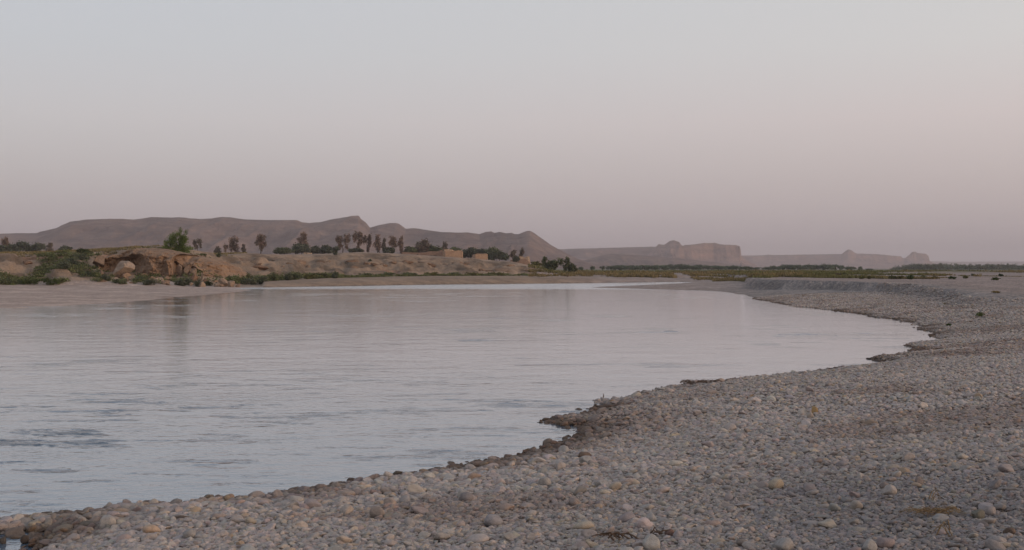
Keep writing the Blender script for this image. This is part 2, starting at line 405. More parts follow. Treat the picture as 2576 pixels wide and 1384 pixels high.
for j in range(na):
    bm.faces.new((bm.verts[ci], bm.verts[(j + 1) % na], bm.verts[j]))
bm.to_mesh(me); bm.free()
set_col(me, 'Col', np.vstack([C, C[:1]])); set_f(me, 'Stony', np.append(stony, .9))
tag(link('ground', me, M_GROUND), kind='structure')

# ------------------------------------------------------------------ the river sheet
X2, Y2, F2, nr2, na2 = polar(4.0, 420, 1.005, .12, 60)
d2 = np.minimum(poly_sd(X2, Y2, RIVER), poly_sd(X2, Y2, POOL))
keep = (d2[F2] < 2.2).any(axis=1); F2 = F2[keep]
used = np.unique(F2); remap = -np.ones(X2.size, int); remap[used] = np.arange(used.size)
X2 = X2[used]; Y2 = Y2[used]; F2 = remap[F2]
px2 = CX + F * X2 / np.maximum(Y2, 1); py2 = HY + H * F / np.maximum(Y2, 1)
LY = 62 * np.log(np.maximum(Y2, 3)); sx = X2 * .75 * (24 / np.maximum(Y2, 8)) ** .5
streak = sstep(.10, .40, fbm(sx * .92 + LY * .12, LY - sx * .2, 201, 4))
fine_ = sstep(-.05, .35, fbm(sx * 3.1 + LY * .3, LY * 2.6, 205, 3))
streak = streak * (.35 + .65 * fine_)
rp = .03 + .30 * streak * sstep(-.05, .4, fbm(sx * .35, LY * .22, 203, 3)) + .22 * sstep(32, 11, Y2) * (.25 + streak)
for (cx, cy, sx, sy, a) in [(330, 1005, 120, 14, .6), (600, 1005, 150, 16, .9), (470, 965, 40, 5, .7), (60, 1027, 70, 8, .9), (330, 1040, 60, 12, .7), (60, 1110, 110, 30, .9),
                            (200, 1085, 130, 14, .6), (90, 1145, 120, 22, 1.0), (260, 1135, 70, 18, .7), (2050, 846, 110, 5, 1.1), (2180, 842, 80, 3, .8), (1180, 858, 50, 4, .9),
                            (1690, 836, 50, 3, .7), (970, 864, 40, 3, .6), (1450, 1040, 60, 10, .6), (1330, 1012, 60, 10, .5), (600, 1020, 260, 40, .25), (150, 1100, 300, 70, .25)]:
    w0 = np.exp(-((px2 - cx) / sx) ** 2 - ((py2 - cy) / sy) ** 2)
    rp = rp + a * w0 * (.04 + 3.2 * streak * fine_)
rp = rp + np.where((py2 < 728) & (px2 > 560) & (px2 < 1800), .42 * (.55 + .45 * sstep(-.4, .2, fbm(X2 * .05, Y2 * .1, 221, 3))), 0)
me = np_mesh('river', np.column_stack([X2, Y2, np.zeros_like(X2)]), F2, True)
set_f(me, 'Ripple', rp)
tag(link('river', me, M_WATER), kind='structure')

# ------------------------------------------------------------------ hills
def ridge(name, pts, dist, front, back, m, seed, du=1.3, nv=64, rough=1.0, cliff=None, base=-2.0):
    P = np.array(pts, float)
    u = np.arange(P[0, 0], P[-1, 0] + .01, du); hpx = np.interp(u, P[:, 0], P[:, 1])
    hpx = hpx + .45 * fbm(u * .09, u * 0, seed + 7, 3)
    yc = dist + (.06 if seed < 500 else .012) * dist * fbm(u * .006, u * 0 + 3.3, seed, 2)
    x0 = (u - CX) * yc / F; hc = H + (HY - hpx) * yc / F
    kk_ = max(3, int(26 / du)); pad = np.pad(hc, kk_, mode='edge'); hs = np.convolve(pad, np.hanning(2 * kk_ + 1) / np.hanning(2 * kk_ + 1).sum(), 'valid')
    tf = np.linspace(0, 1, nv) ** .8; tb = np.linspace(0, 1, 14)[1:]
    U, T = np.meshgrid(np.arange(u.size), tf, indexing='ij')
    Yf = yc[U] - front * (1 - T); Xf = x0[U] * Yf / yc[U]
    k = front
    g = fbm(Xf / (k * .16), Yf / (k * .45), seed + 20, 5, .55)
    gr_ = 1 - np.abs(fbm(Xf / (k * .11), Yf / (k * .8), seed + 30, 4)) * 2
    t2 = np.clip(T + rough * (.28 * g + .15 * gr_) * (1 - T ** 3) * np.clip(T * 5, 0, 1), 0, 1)
    soft = .30 * t2 + .70 * t2 ** 2.2
    if cliff is not None:
        cu = np.interp(u, [c[0] for c in cliff], [c[1] for c in cliff])[U]
        tal = np.interp(u, [c[0] for c in cliff], [c[2] for c in cliff])[U]
        t3 = np.clip(T + .07 * fbm(Xf / (k * .13), Yf / (k * 2.), seed + 40, 3) * (1 - T ** 6), 0, 1)
        hard = np.where(t3 < .70, tal * (np.clip(t3, 0, 1) / .70) ** 1.5, np.where(t3 < .80, tal + (1 - tal) * sstep(.70, .80, t3), 1.0))
        soft = soft * (1 - cu) + hard * cu
    wp = np.clip(U + (1 - T) * 40 / du * fbm(T * 2.2, U * du * .012, seed + 60, 3), 0, u.size - 1)
    H1 = np.interp(wp, np.arange(u.size), hc); H2 = np.interp(wp, np.arange(u.size), hs); kb = T ** 2 if cliff is None or seed < 500 else np.clip(T * 1.4, 0, 1) ** 1.5
    HH = H2 + (H1 - H2) * kb
    Zf = base + (HH - base) * soft
    Zf = Zf + .035 * (HH - base) * fbm(Xf / (k * .03), Yf / (k * .03), seed + 50, 3) * (1 - T ** 8) * np.clip(T * 4, 0, 1)
    Ub, Tb = np.meshgrid(np.arange(u.size), tb, indexing='ij')
    Yb = yc[Ub] + back * Tb; Xb = x0[Ub] * Yb / yc[Ub]
    Zb = base + (hc[Ub] - base) * (1 - Tb ** 2.0)
    Xa = np.hstack([Xf, Xb]); Ya = np.hstack([Yf, Yb]); Za = np.hstack([Zf, Zb]); w = Xa.shape[1]
    i = np.arange(u.size - 1)[:, None] * w; j = np.arange(w - 1)[None, :]
    f = np.stack([i + j, i + w + j, i + w + j + 1, i + j + 1], -1).reshape(-1, 4)
    me = np_mesh(name, np.column_stack([Xa.ravel(), Ya.ravel(), Za.ravel()]), f, True)
    return tag(link(name, me, m), kind='structure')
ridge('hill', [(-500, 640), (-380, 610), (-200, 590), (0, 588), (58, 586.7), (93, 586.7), (101, 583), (141, 574), (156, 566.5), (177, 557.6), (217, 552.6), (270, 550.6), (313, 550.8), (336, 552.6), (383, 546), (426, 547.6), (452, 546.5), (479, 549.6), (505, 551), (535, 549), (555, 546), (580, 546.5), (613, 552), (650, 553.4),
      (690, 554), (744, 553.5), (750, 555), (758, 559), (776, 561), (807, 559), (833, 552), (852, 549), (888, 543.7), (901, 543), (905.5, 546), (907, 551), (919, 559), (931, 572.8), (950, 567), (980, 561.4), (995.5, 561), (1005, 564), (1021, 575.7), (1044.5, 574), (1064, 577), (1075, 579), (1109, 584), (1148, 585), (1175, 584.4),
      (1207, 589.3), (1222, 583.6), (1236, 582.4), (1244, 585.6), (1258, 583.6), (1273, 587), (1287, 585.5), (1295, 589), (1305, 589), (1325, 581), (1334, 580.7), (1346, 588), (1368, 603.6), (1389, 618.4), (1403, 626), (1450, 650), (1500, 668), (1530, 676)], 2500, 900, 700, M_HILL, 300, cliff=[(-500, .0, .5), (80, .25, .6), (300, .12, .6), (800, .25, .6), (1000, .1, .6), (1400, 0, .6)])
ridge('plateau', [(1340, 640), (1405, 627), (1442, 626), (1516, 624), (1640, 620.5), (1680, 622), (1760, 630), (1860, 660), (1880, 676)], 4300, 900, 900, M_PLAT, 400, rough=.8, cliff=[(1340, .5, .55), (1900, .5, .55)])
ridge('mesa', [(1600, 676), (1632, 640), (1648, 622), (1651, 620), (1657, 614), (1664, 615.5), (1671, 615.7), (1686, 605.6), (1695, 604.5), (1709, 609.4), (1714.5, 617), (1718, 618.4), (1751, 616), (1760, 614), (1798, 612.4), (1808, 614.6), (1810, 616), (1852, 618), (1861, 620), (1863.5, 629), (1864.5, 643), (1876, 655), (1897, 665), (1912, 676)], 4000, 330, 500, M_MESA, 500, du=.6, nv=90, rough=.7,
      cliff=[(1600, 0, .4), (1700, .1, .4), (1722, 1, .38), (1862, 1, .30), (1866, .3, .3), (1912, 0, .3)])
ridge('foothill', [(1400, 668), (1480, 652), (1516, 642), (1540, 638), (1565, 640), (1650, 645), (1718, 651.6), (1807, 660.5), (1852, 669), (1890, 676)], 3000, 500, 400, M_HILL, 600)
ridge('plateau', [(1780, 645), (1863, 643.2), (1915, 642.6), (1931, 641), (1949, 641.5), (2032, 640.4), (2118, 639), (2125, 633), (2133.5, 627), (2140, 628.6), (2146.5, 635), (2153, 639), (2204, 639.8), (2245, 643.7), (2268, 645.4), (2269.5, 649), (2278, 650.5), (2290, 640.4), (2297, 633.5), (2303, 633.3), (2308, 636.8), (2329, 638.3), (2336, 644.7), (2338, 656), (2350, 664), (2375, 676)], 5600, 700, 1200, M_MESA, 700, du=.7, nv=80, rough=.7,
      cliff=[(1780, .6, .5), (2100, .5, .5), (2150, .9, .45), (2268, 1, .4), (2338, .7, .5), (2375, 0, .5)])
ridge('plateau', [(2200, 661), (2337, 657.5), (2400, 658.5), (2576, 658), (2900, 656), (3300, 660)], 8600, 1200, 1500, M_PLAT, 800, du=3, cliff=[(2200, .6, .6), (3300, .6, .6)])

# ------------------------------------------------------------------ foliage
def leaves(lobes, n, size, col, seed, var=.35, aspect=.6, flat=0.0):
    """leaf-sized quads gathered in clumps over the lobes (cx, cy, cz, rx, ry, rz)"""
    g = np.random.default_rng(seed)
    L = np.array(lobes, float); w = np.cbrt(L[:, 3] * L[:, 4] * L[:, 5]) ** 2; w /= w.sum()
    pts = []; tint = []
    for q, ww in zip(L, w):
        k = max(7, int(34 * ww + 8)); cnt = max(12, int(n * ww))
        dd = g.normal(size=(k, 3)); dd /= np.linalg.norm(dd, axis=1)[:, None]
        cc = dd * (g.uniform(.25, .95, (k, 1)))
        which = g.integers(0, k, cnt); tt = g.uniform(.65, 1.35, k)
        o = cc[which] + g.normal(size=(cnt, 3)) * .21
        pts.append(q[:3] + o * q[3:6]); tint.append(tt[which])
    P = np.vstack(pts); T = np.concatenate(tint); m = len(P)
    a = g.normal(size=(m, 3)); a /= np.linalg.norm(a, axis=1)[:, None]
    b = np.cross(a, g.normal(size=(m, 3))); b /= np.linalg.norm(b, axis=1)[:, None]
    s = size * g.uniform(.6, 1.35, (m, 1)); a = a * s * .5; b = b * s * .5 * aspect
    V = np.stack([P - a, P - b * .9, P + a, P + b], 1).reshape(-1, 3)
    f = np.arange(m * 4).reshape(-1, 4)
    c = np.array(col)[None] * (T * g.uniform(1 - var, 1 + var, m))[:, None] * (1 + g.normal(size=(m, 3)) * .06)
    return V, f, np.repeat(np.clip(c, .004, 1), 4, axis=0)
def foliage(name, lobes, n, size, col, seed, parent=None, loc=None, **kw):
    V, f, c = leaves(lobes, n, size, col, seed, **kw)
    me = np_mesh(name, V, f, False); set_col(me, 'Col', c)
    return link(name, me, M_LEAF, parent, loc)
def tube(bm, pts, radii, sides=7):
    rings = []
    for i, (q, r) in enumerate(zip(pts, radii)):
        q = Vector(q)
        t = (Vector(pts[min(i + 1, len(pts) - 1)]) - Vector(pts[max(i - 1, 0)])).normalized()
        a = t.orthogonal().normalized(); b = t.cross(a)
        rings.append([bm.verts.new(q + (a * math.cos(k * 2 * math.pi / sides) + b * math.sin(k * 2 * math.pi / sides)) * r) for k in range(sides)])
    for A, B in zip(rings, rings[1:]):
        for k in range(sides):
            bm.faces.new((A[k], A[(k + 1) % sides], B[(k + 1) % sides], B[k]))
    bm.faces.new(rings[0][::-1]); bm.faces.new(rings[-1])
def bm_obj(name, bm, m, parent=None, loc=None, smooth=False):
    bmesh.ops.recalc_face_normals(bm, faces=bm.faces)
    me = bpy.data.meshes.new(name); bm.to_mesh(me); bm.free()
    me.polygons.foreach_set('use_smooth', np.full(len(me.polygons), smooth, bool))
    return link(name, me, m, parent, loc)
SHAPES = {
    'topheavy': [(.02, .74, .40, .24), (-.2, .56, .26, .18), (.12, .50, .32, .22), (.03, .26, .19, .20)],
    'poplar': [(.03, .78, .32, .21), (-.06, .54, .42, .25), (.06, .28, .36, .24)],
    'cone': [(0, .26, .48, .26), (0, .55, .38, .27), (.02, .82, .22, .17)],
    'dense': [(-.30, .48, .24, .44), (-.02, .55, .28, .44), (.30, .47, .24, .42)],
    'round': [(0, .58, .46, .38), (-.22, .40, .30, .30), (.22, .44, .30, .32)],
    'vee': [(-.28, .72, .22, .26), (.20, .80, .22, .20), (.34, .55, .17, .16), (-.05, .46, .22, .20)],
    'twin': [(-.24, .74, .27, .25), (-.20, .42, .18, .26), (.25, .73, .27, .26), (.24, .36, .11, .22)],
    'sidetwin': [(.20, .74, .30, .25), (.20, .34, .32, .32), (-.34, .33, .17, .28)],
    'fork': [(-.22, .70, .30, .25), (.24, .78, .28, .22), (.2, .50, .24, .2), (.08, .24, .20, .24)],
    'windswept': [(.24, .80, .20, .19), (.28, .55, .24, .26), (-.02, .62, .28, .24), (-.30, .48, .20, .22), (.0, .34, .46, .26)],
}
BROWN = (.235, .17, .135); DUSK = (.195, .16, .13); DGREEN = (.112, .122, .085); MGREEN = (.135, .15, .085); BRIGHT = (.125, .165, .05); OLIVE = (.13, .125, .055)
tree_seed = [1000]
def tree(name, px, ytop, ybase, wpx, dist, shape, col, label, cat='tree', group=None, n=1500, leaf=None, trunk=True):
    s = tree_seed[0] = tree_seed[0] + 13
    x = xx(px, dist); zb = hz(x, dist); hgt = up(ytop, dist) - zb; wid = 1.12 * wpx * dist / F
    root = empty(name, (x, dist, zb), random.uniform(-.15, .15))
    tag(root, label, cat, group)
    lb = [(cx * wid, random.uniform(-.12, .12) * wid, cz * hgt, rx * wid * .92, rx * wid * .9, rz * hgt * .93) for cx, cz, rx, rz in SHAPES[shape]]
    if leaf is None: leaf = max(.10, (.0015 if shape in ('dense', 'round') else .0012) * dist); n = n * (2 if shape in ('dense', 'round') else 1)
    foliage('crown', lb, int(n * max(1, wid * hgt / 32)), leaf, col, s, root)
    bm = bmesh.new()
    tr = max(.05, .028 * hgt)
    base = [(0, 0, -.25), (.02 * wid, 0, hgt * .18), (0, .01 * wid, hgt * .38)]
    tube(bm, base, [tr, tr * .75, tr * .55])
    for q in lb:
        tube(bm, [base[1] if q[2] < hgt * .4 else base[2], ((q[0]) * .6, q[1] * .6, (q[2] + hgt * .3) * .5), (q[0], q[1], q[2])], [tr * .5, tr * .32, tr * .12], 5)
    bm_obj('trunk', bm, M_BARK, root)
    return root
GT = 'trees standing along the terrace'
TREES = [
    (14, 593, 632, 19, 440, 'topheavy', BROWN, 'tall brown-leaved tree at the left edge, rising out of a dark bush'),
    (3, 614, 636, 46, 436, 'dense', DGREEN, 'dark bush at the left edge at the foot of the tall brown tree'),
    (65, 608, 636, 82, 445, 'dense', DGREEN, 'broad dark green flat-topped tree clump near the left edge'),
    (126, 609, 635, 20, 440, 'cone', DUSK, 'small cone-shaped tree standing alone right of the broad dark clump'),
    (164, 619, 632, 26, 430, 'round', DGREEN, 'low dark bushy tree between the cone-shaped tree and the rock outcrop'),
    (496, 601, 638, 26, 450, 'vee', DUSK, 'sparse V-shaped tree just right of the bright green tree'),
    (547, 619, 639, 19, 450, 'cone', DUSK, 'small dark tree between the V-shaped tree and the tall two-stemmed tree'),
    (581, 592, 638, 34, 450, 'sidetwin', BROWN, 'tall brown tree with a shorter stem on its left side'),
    (613, 614, 638, 12, 450, 'poplar', DUSK, 'little slender tree close to the right of the tall two-stemmed tree'),
    (656, 587, 638, 29, 445, 'topheavy', BROWN, 'lone top-heavy brown tree with a narrow foot, no bush beside it'),
    (715, 622, 640, 42, 440, 'round', MGREEN, 'low green spreading tree near the lone top-heavy tree'),
    (765, 580, 640, 31, 450, 'poplar', BROWN, 'tall brown tree rising from a dark green bush, left of the low hedge'),
    (758, 612, 640, 46, 446, 'round', DGREEN, 'dark green bush at the foot of the tall tree below the hill'),
    (793, 619, 639, 24, 448, 'round', DGREEN, 'dark rounded bushy tree at the left end of the low hedge'),
    (825, 618, 638, 46, 448, 'dense', DGREEN, 'long dark green hedge-like tree clump left of the twin-topped tree'),
    (862, 588, 635, 34, 450, 'twin', BROWN, 'twin-topped brown tree with two stems, right of the dark hedge'),
    (900, 581, 635, 26, 450, 'fork', BROWN, 'tallest forked brown tree directly below the hill peak'),
    (924, 588, 636, 22, 452, 'fork', BROWN, 'forked brown tree leaning close to the right of the tallest forked tree'),
    (950, 587, 634, 22, 450, 'poplar', BROWN, 'tall full brown tree with a lower slim tree at its right side'),
    (966, 598, 636, 13, 450, 'poplar', DUSK, 'slim lower brown tree touching the full one at its left'),
    (988, 590, 639, 24, 450, 'topheavy', BROWN, 'brown tree above a dark bush, left of the slim tree by the wall'),
    (1009, 591, 633, 15, 450, 'poplar', BROWN, 'slim brown tree at the left end of the long mud wall'),
    (1064, 601, 636, 34, 455, 'round', DUSK, 'rounded dark tree behind the long mud wall'),
    (1033, 619, 635, 28, 452, 'round', MGREEN, 'low green bush behind the wall, left of the rounded dark tree'),
    (1095, 616, 636, 34, 456, 'dense', MGREEN, 'green bushy tree behind the wall, right of the rounded dark tree'),
    (1119, 607, 634, 17, 462, 'poplar', DUSK, 'dark tree top showing directly above the adobe house'),
    (1143, 618, 637, 30, 458, 'round', MGREEN, 'green bush behind the right part of the adobe house'),
    (1192, 622, 648, 58, 440, 'dense', DGREEN, 'wide dark green tree between the adobe house and the small hut'),
    (1244, 619, 651, 40, 435, 'round', MGREEN, 'tall rounded green tree behind the small adobe hut'),
    (1256, 634, 655, 46, 425, 'dense', DGREEN, 'low dark green bush right of the small adobe hut'),
    (1291, 628, 655, 18, 400, 'topheavy', DUSK, 'small dark tree standing left of the ruined wall'),
    (1313, 624, 652, 14, 410, 'poplar', DUSK, 'small slender tree behind the ruined wall'),
    (1299, 645, 660, 15, 380, 'round', DGREEN, 'dark round shrub leaning against the ruined wall'),
    (1369, 645, 690, 18, 262, 'poplar', MGREEN, 'slim green tree left of the two riverside trees'),
    (1388, 650, 690, 28, 262, 'round', MGREEN, 'rounded green tree in the middle of the riverside group'),
    (1419, 645, 688, 30, 262, 'fork', MGREEN, 'rightmost tall green tree of the riverside group below the hill end'),
    (1348, 659, 690, 26, 258, 'round', OLIVE, 'pale olive bush at the left of the riverside trees'),
    (1440, 662, 690, 22, 262, 'round', MGREEN, 'low green bush at the right foot of the riverside group'),
    (978, 622, 640, 28, 446, 'round', DGREEN, 'dark low bush at the foot of the slim and full brown trees'),
    (895, 625, 638, 34, 446, 'dense', DGREEN, 'low green bush beneath the tallest forked tree'),
]
for (px, yt, yb, w, d, sh, c, lab) in TREES:
    bush = ('bush' in lab.split(',')[0].split(' rising')[0] and 'tree' not in lab.split(',')[0].split(' at the')[0]) or 'shrub' in lab
    tree('bush' if bush else 'tree', px, yt, yb, w, d, sh, c, lab, 'bush' if bush else 'tree', GT)
tree('tree', 438, 574, 636, 66, 158, 'windswept', BRIGHT, 'bright green windswept tree on top of the rock outcrop', n=9000, leaf=.17)

# trees on the hazy plain, each its own copy
protos = []
for i in range(5):
    sh = ['round', 'dense', 'round', 'fork', 'dense'][i]
    lb = [(cx * 9, random.uniform(-1, 1), cz * 6, rx * 9, rx * 8, rz * 6) for cx, cz, rx, rz in SHAPES[sh]]
    V_, f_, c_ = leaves(lb, 1300, .75, (.12, .155, .10), 4000 + i)
    cm = np_mesh('crown', V_, f_, False); set_col(cm, 'Col', c_); cm.materials.append(M_LEAF)
    bm = bmesh.new(); tube(bm, [(0, 0, -.4), (.1, 0, 1.2), (0, .1, 2.6)], [.22, .17, .1])
    for q in lb: tube(bm, [(.1, 0, 1.2), (q[0], q[1], q[2])], [.12, .04], 5)
    tm = bpy.data.meshes.new('trunk'); bm.to_mesh(tm); bm.free(); tm.materials.append(M_BARK)
    protos.append((cm, tm))
def plain_tree(px, ytop, wpx, dist, label, group):
    cm, tm = random.choice(protos)
    ytop -= 2.0; x = xx(px, dist); zb = hz(x, dist); h = up(ytop, dist) - zb; w = wpx * dist / F
    o = empty('tree', (x, dist, zb), random.uniform(0, 6.28)); o.scale = (w / 9, w / 9, h / 6)
    for nme, mm in (('crown', cm), ('trunk', tm)):
        link(nme, mm, None, o)
    tag(o, label, 'tree', group)
px = 1536.0
while px < 1912:
    e = np.interp(px, [1536, 1600, 1700, 1760, 1850, 1912], [671, 668.5, 666.5, 668, 670, 674])
    plain_tree(px, e + random.uniform(-1.4, 1.6), random.uniform(22, 38), random.uniform(720, 900), 'hazy green tree in the long row below the cliff of the mesa', 'tree row below the mesa')
    px += random.uniform(8, 13)
px = 1926.0
while px < 2118:
    e = np.interp(px, [1926, 1960, 2040, 2090, 2118], [673, 668, 667.5, 664.5, 669])
    plain_tree(px, e + random.uniform(-1.4, 1.6), random.uniform(22, 36), random.uniform(700, 850), 'hazy green tree in the second row, right of the gap below the mesa', 'second tree row on the plain')
    px += random.uniform(8, 13)
plain_tree(2138, 671, 30, 640, 'single rounded tree just right of the second tree row', 'single trees on the plain')
plain_tree(2164, 672, 20, 640, 'narrow pointed tree, middle of the three singles right of the second tree row', 'single trees on the plain')
plain_tree(2187, 677, 20, 620, 'smallest tree at the right end of the singles, before the hazy wood', 'single trees on the plain')
for q, (px, e) in enumerate([(1462, 672), (1490, 670), (1515, 671)]):
    plain_tree(px, e, 16, 560, ['small hazy tree nearest the riverside trees', 'middle small hazy tree before the grass', 'small hazy tree at the left end of the long row'][q], 'small trees before the grass')
# the faded wood at far right reads as one mass
lb = []
g = np.random.default_rng(55)
for px in np.arange(2250, 2900, 5.5):
    d = g.uniform(1000, 1250); e = np.interp(px, [2250, 2275, 2330, 2440, 2576, 2900], [675, 665.5, 663, 664.5, 665, 663]) + g.uniform(-1.2, 1.4)
    hh = up(e, d) - 1; lb.append((xx(px, d), d, 1 + hh * .38, g.uniform(4, 8), 6, hh * .62))
tag(foliage('forest', lb, 40000, 1.3, (.10, .12, .08), 56), 'hazy grey-green wood spread along the far right of the plain', 'forest', kind='stuff')

# ------------------------------------------------------------------ shrubs along the bank and on the plain
def shrub(px, py_base, wpx, hpx, dist, col, label, group, n=420, name='shrub', leaf=None, sink=.15):
    tree_seed[0] += 7
    x = xx(px, dist); z = hz(x, dist); w = wpx * dist / F; h = hpx * dist / F
    lb = [(random.uniform(-.3, .3) * w, random.uniform(-.2, .2) * w, h * random.uniform(.35, .6), w * random.uniform(.22, .36), w * .3, h * random.uniform(.35, .5)) for _ in range(4)]
    o = foliage(name, lb, n, leaf or max(.05, .0012 * dist), col, tree_seed[0], None, (x, dist, z - sink * h))
    return tag(o, label, 'shrub', group)
GB = 'green shrubs at the foot of the bank'
SH = [(20, 700, 70, 20, 131, MGREEN), (75, 704, 60, 18, 131, (.09, .105, .045)), (128, 708, 58, 22, 131, (.09, .11, .045)), (160, 690, 60, 22, 140, DGREEN), (196, 668, 60, 20, 150, DGREEN), (176, 676, 50, 20, 146, DGREEN),
      (226, 690, 46, 20, 138, DGREEN), (214, 656, 40, 14, 158, (.06, .075, .035)), (262, 702, 36, 18, 134, DGREEN), (300, 704, 34, 16, 133, MGREEN), (366, 696, 50, 16, 137, MGREEN), (372, 708, 44, 16, 134, DGREEN),
      (404, 690, 34, 14, 139, DGREEN), (452, 704, 30, 18, 136, DGREEN), (472, 698, 28, 18, 138, DGREEN), (502, 708, 26, 20, 137, DGREEN), (530, 704, 36, 14, 140, (.06, .07, .035)), (560, 706, 34, 12, 140, (.07, .075, .04)),
      (478, 660, 26, 16, 152, MGREEN), (590, 700, 40, 16, 150, MGREEN), (625, 706, 50, 20, 150, DGREEN), (655, 708, 46, 22, 152, DGREEN), (688, 704, 48, 24, 156, MGREEN), (716, 706, 46, 20, 158, DGREEN), (745, 700, 50, 22, 162, MGREEN),
      (778, 700, 44, 16, 166, OLIVE), (806, 700, 44, 16, 170, (.08, .085, .045)), (842, 699, 20, 18, 166, DGREEN), (868, 697, 36, 8, 178, OLIVE), (925, 694, 40, 9, 184, MGREEN), (975, 692, 40, 9, 188, MGREEN), (1030, 693, 44, 9, 192, MGREEN),
      (1085, 694, 44, 9, 196, OLIVE), (1140, 695, 40, 9, 200, MGREEN), (1195, 695, 46, 9, 203, OLIVE), (1250, 696, 44, 10, 207, OLIVE)]
pl = {0: 'below the left edge', 1: 'on the slope left of the outcrop'}
for i, (a, b, w, h, d, c) in enumerate(SH):
    tone = 'dark green' if c == DGREEN else 'mid green' if c == MGREEN else 'olive' if c == OLIVE else 'yellowish green'
    spot = 'at the foot of the left slope above the gravel bar' if a < 140 else 'on the gully slope left of the big boulders' if a < 250 else 'among the fallen boulders below the outcrop' if a < 580 else 'in the thick scrub right of the outcrop' if a < 860 else 'in the scrub line topping the sand bench'
    shrub(a, b, w, h * 1.15, d, c, '%s shrub growing %s' % (tone, spot), GB, n=1100)
# the unbroken low scrub between them
g = np.random.default_rng(91); lb = []; 
def scrub_lobes(n, p0, p1, off0, off1, rad, hh, mask=.0):
    q = g.uniform(p0, p1, n); d = np.interp(q, TP, T_R0) + g.uniform(off0, off1, n); x = xx(q, d); z = height(x, d)[0]
    mk = fbm(x * .16, d * .12, 95, 3)
    for i in range(n):
        if mk[i] > mask and z[i] > .3:
            r_ = rad * g.uniform(.6, 1.3); h_ = hh * g.uniform(.6, 1.3); lb.append((x[i], d[i], z[i] + h_ * .3, r_, r_ * .8, h_ * .7))
scrub_lobes(330, 95, 250, 4, 27, .8, .55, -.22)
scrub_lobes(220, -120, 165, 1, 7, .85, .55, -.25)
scrub_lobes(230, 240, 575, 1, 22, .6, .5, -.12)
scrub_lobes(60, 355, 480, 20, 34, .7, .5, -.3)
scrub_lobes(170, 585, 850, -2, 7, .9, .75, -.35)
scrub_lobes(150, 840, 1345, -3, 3, .9, .38, -.25)
tag(foliage('scrub', lb, 80000, .2, (.155, .165, .08), 92), 'low green scrub spreading along the foot of the far bank and up the gully', 'scrub', kind='stuff')
# yellowish growth on the outcrop's top
for a, w, h, d, c, lab in [(372, 44, 17, 163, (.13, .12, .05), 'yellow-green shrub on the outcrop left of the bright tree'), (398, 40, 19, 160, (.12, .115, .05), 'olive shrub touching the left foot of the bright tree'),
                         (425, 44, 15, 158, (.16, .12, .055), 'dry brownish shrub directly under the bright tree'), (452, 38, 14, 158, (.14, .12, .05), 'dry olive shrub at the right foot of the bright tree'),
                         (478, 30, 12, 158, (.13, .115, .05), 'low dry shrub on the right shoulder of the outcrop'), (510, 20, 8, 166, (.08, .075, .04), 'tiny dark shrub on the ridge line right of the outcrop')]:
    shrub(a, 0, w, h, d, c, lab, 'dry shrubs on top of the outcrop', n=420, sink=.1)
for a, w, h, d, c, lab in [(843 , 10, 9, 215, DGREEN, 'lone dark shrub on the bare terrace slope, middle left'), (931, 15, 12, 205, DGREEN, 'lone round green shrub on the eroded bank below the tallest forked tree'), (551, 14, 14, 172, DGREEN, 'lone dark shrub on the slope right of the outcrop')]:
    shrub(a, 0, w, h, d, c, lab, 'lone shrubs on the terrace slope', n=200)
GP = 'scattered shrubs on the dry plain'
for px, py, w, h, d, c, lab in [
    (2467, 747, 28, 16, 47, (.10, .125, .04), 'bright green tussock alone on the bare shingle near the right edge'),
    (2388, 762, 14, 9, 43, (.075, .10, .045), 'tiny green plant on the slope left of the bright tussock'),
    (2167, 702, 18, 8, 122, OLIVE, 'leftmost small olive shrub behind the cut bank'), (2188, 702, 14, 9, 122, (.11, .10, .05), 'small yellowish shrub second behind the cut bank'),
    (2246, 701, 24, 13, 128, (.10, .10, .05), 'olive shrub left of the dark one in the middle cluster'), (2268, 702, 18, 11, 124, (.12, .105, .05), 'yellowish shrub in the middle cluster'),
    (2291, 703, 20, 14, 120, (.06, .08, .035), 'dark green shrub at the right end of the middle cluster'), (2326, 700, 18, 9, 130, MGREEN, 'grey-green shrub right of the middle cluster'),
    (2350, 702, 26, 8, 126, (.15, .13, .07), 'dry straw-coloured shrub right of the grey-green one'), (2392, 703, 28, 9, 122, (.055, .075, .035), 'long dark green shrub on the plain below the hazy wood'),
    (2426, 701, 20, 8, 126, OLIVE, 'olive shrub right of the long dark one'), (2505, 706, 20, 11, 108, (.08, .10, .04), 'green shrub with a dark foot near the right edge'), (2518, 695, 14, 7, 150, (.06, .08, .04), 'small dark shrub behind the green one near the right edge'),
    (2446, 690, 12, 5, 180, DGREEN, 'small dark shrub far out on the plain'), (2330, 687, 16, 6, 190, DGREEN, 'dark shrub in front of the hazy wood, left part'),
    (2380, 729, 10, 4, 60, (.19, .14, .06), 'small dry tuft beside the wheel ruts'), (2502, 727, 26, 6, 62, (.22, .16, .07), 'flat straw-yellow tuft between the ruts and the right edge'),
    (2105, 690, 20, 9, 165, (.10, .075, .06), 'brownish shrub among the grass below the second tree row'), (1560, 686, 12, 6, 215, DGREEN, 'small black-green shrub in the grass left of the sandy slip')]:
    shrub(px, py, w, h, d, c, lab, GP, n=260, sink=.05)

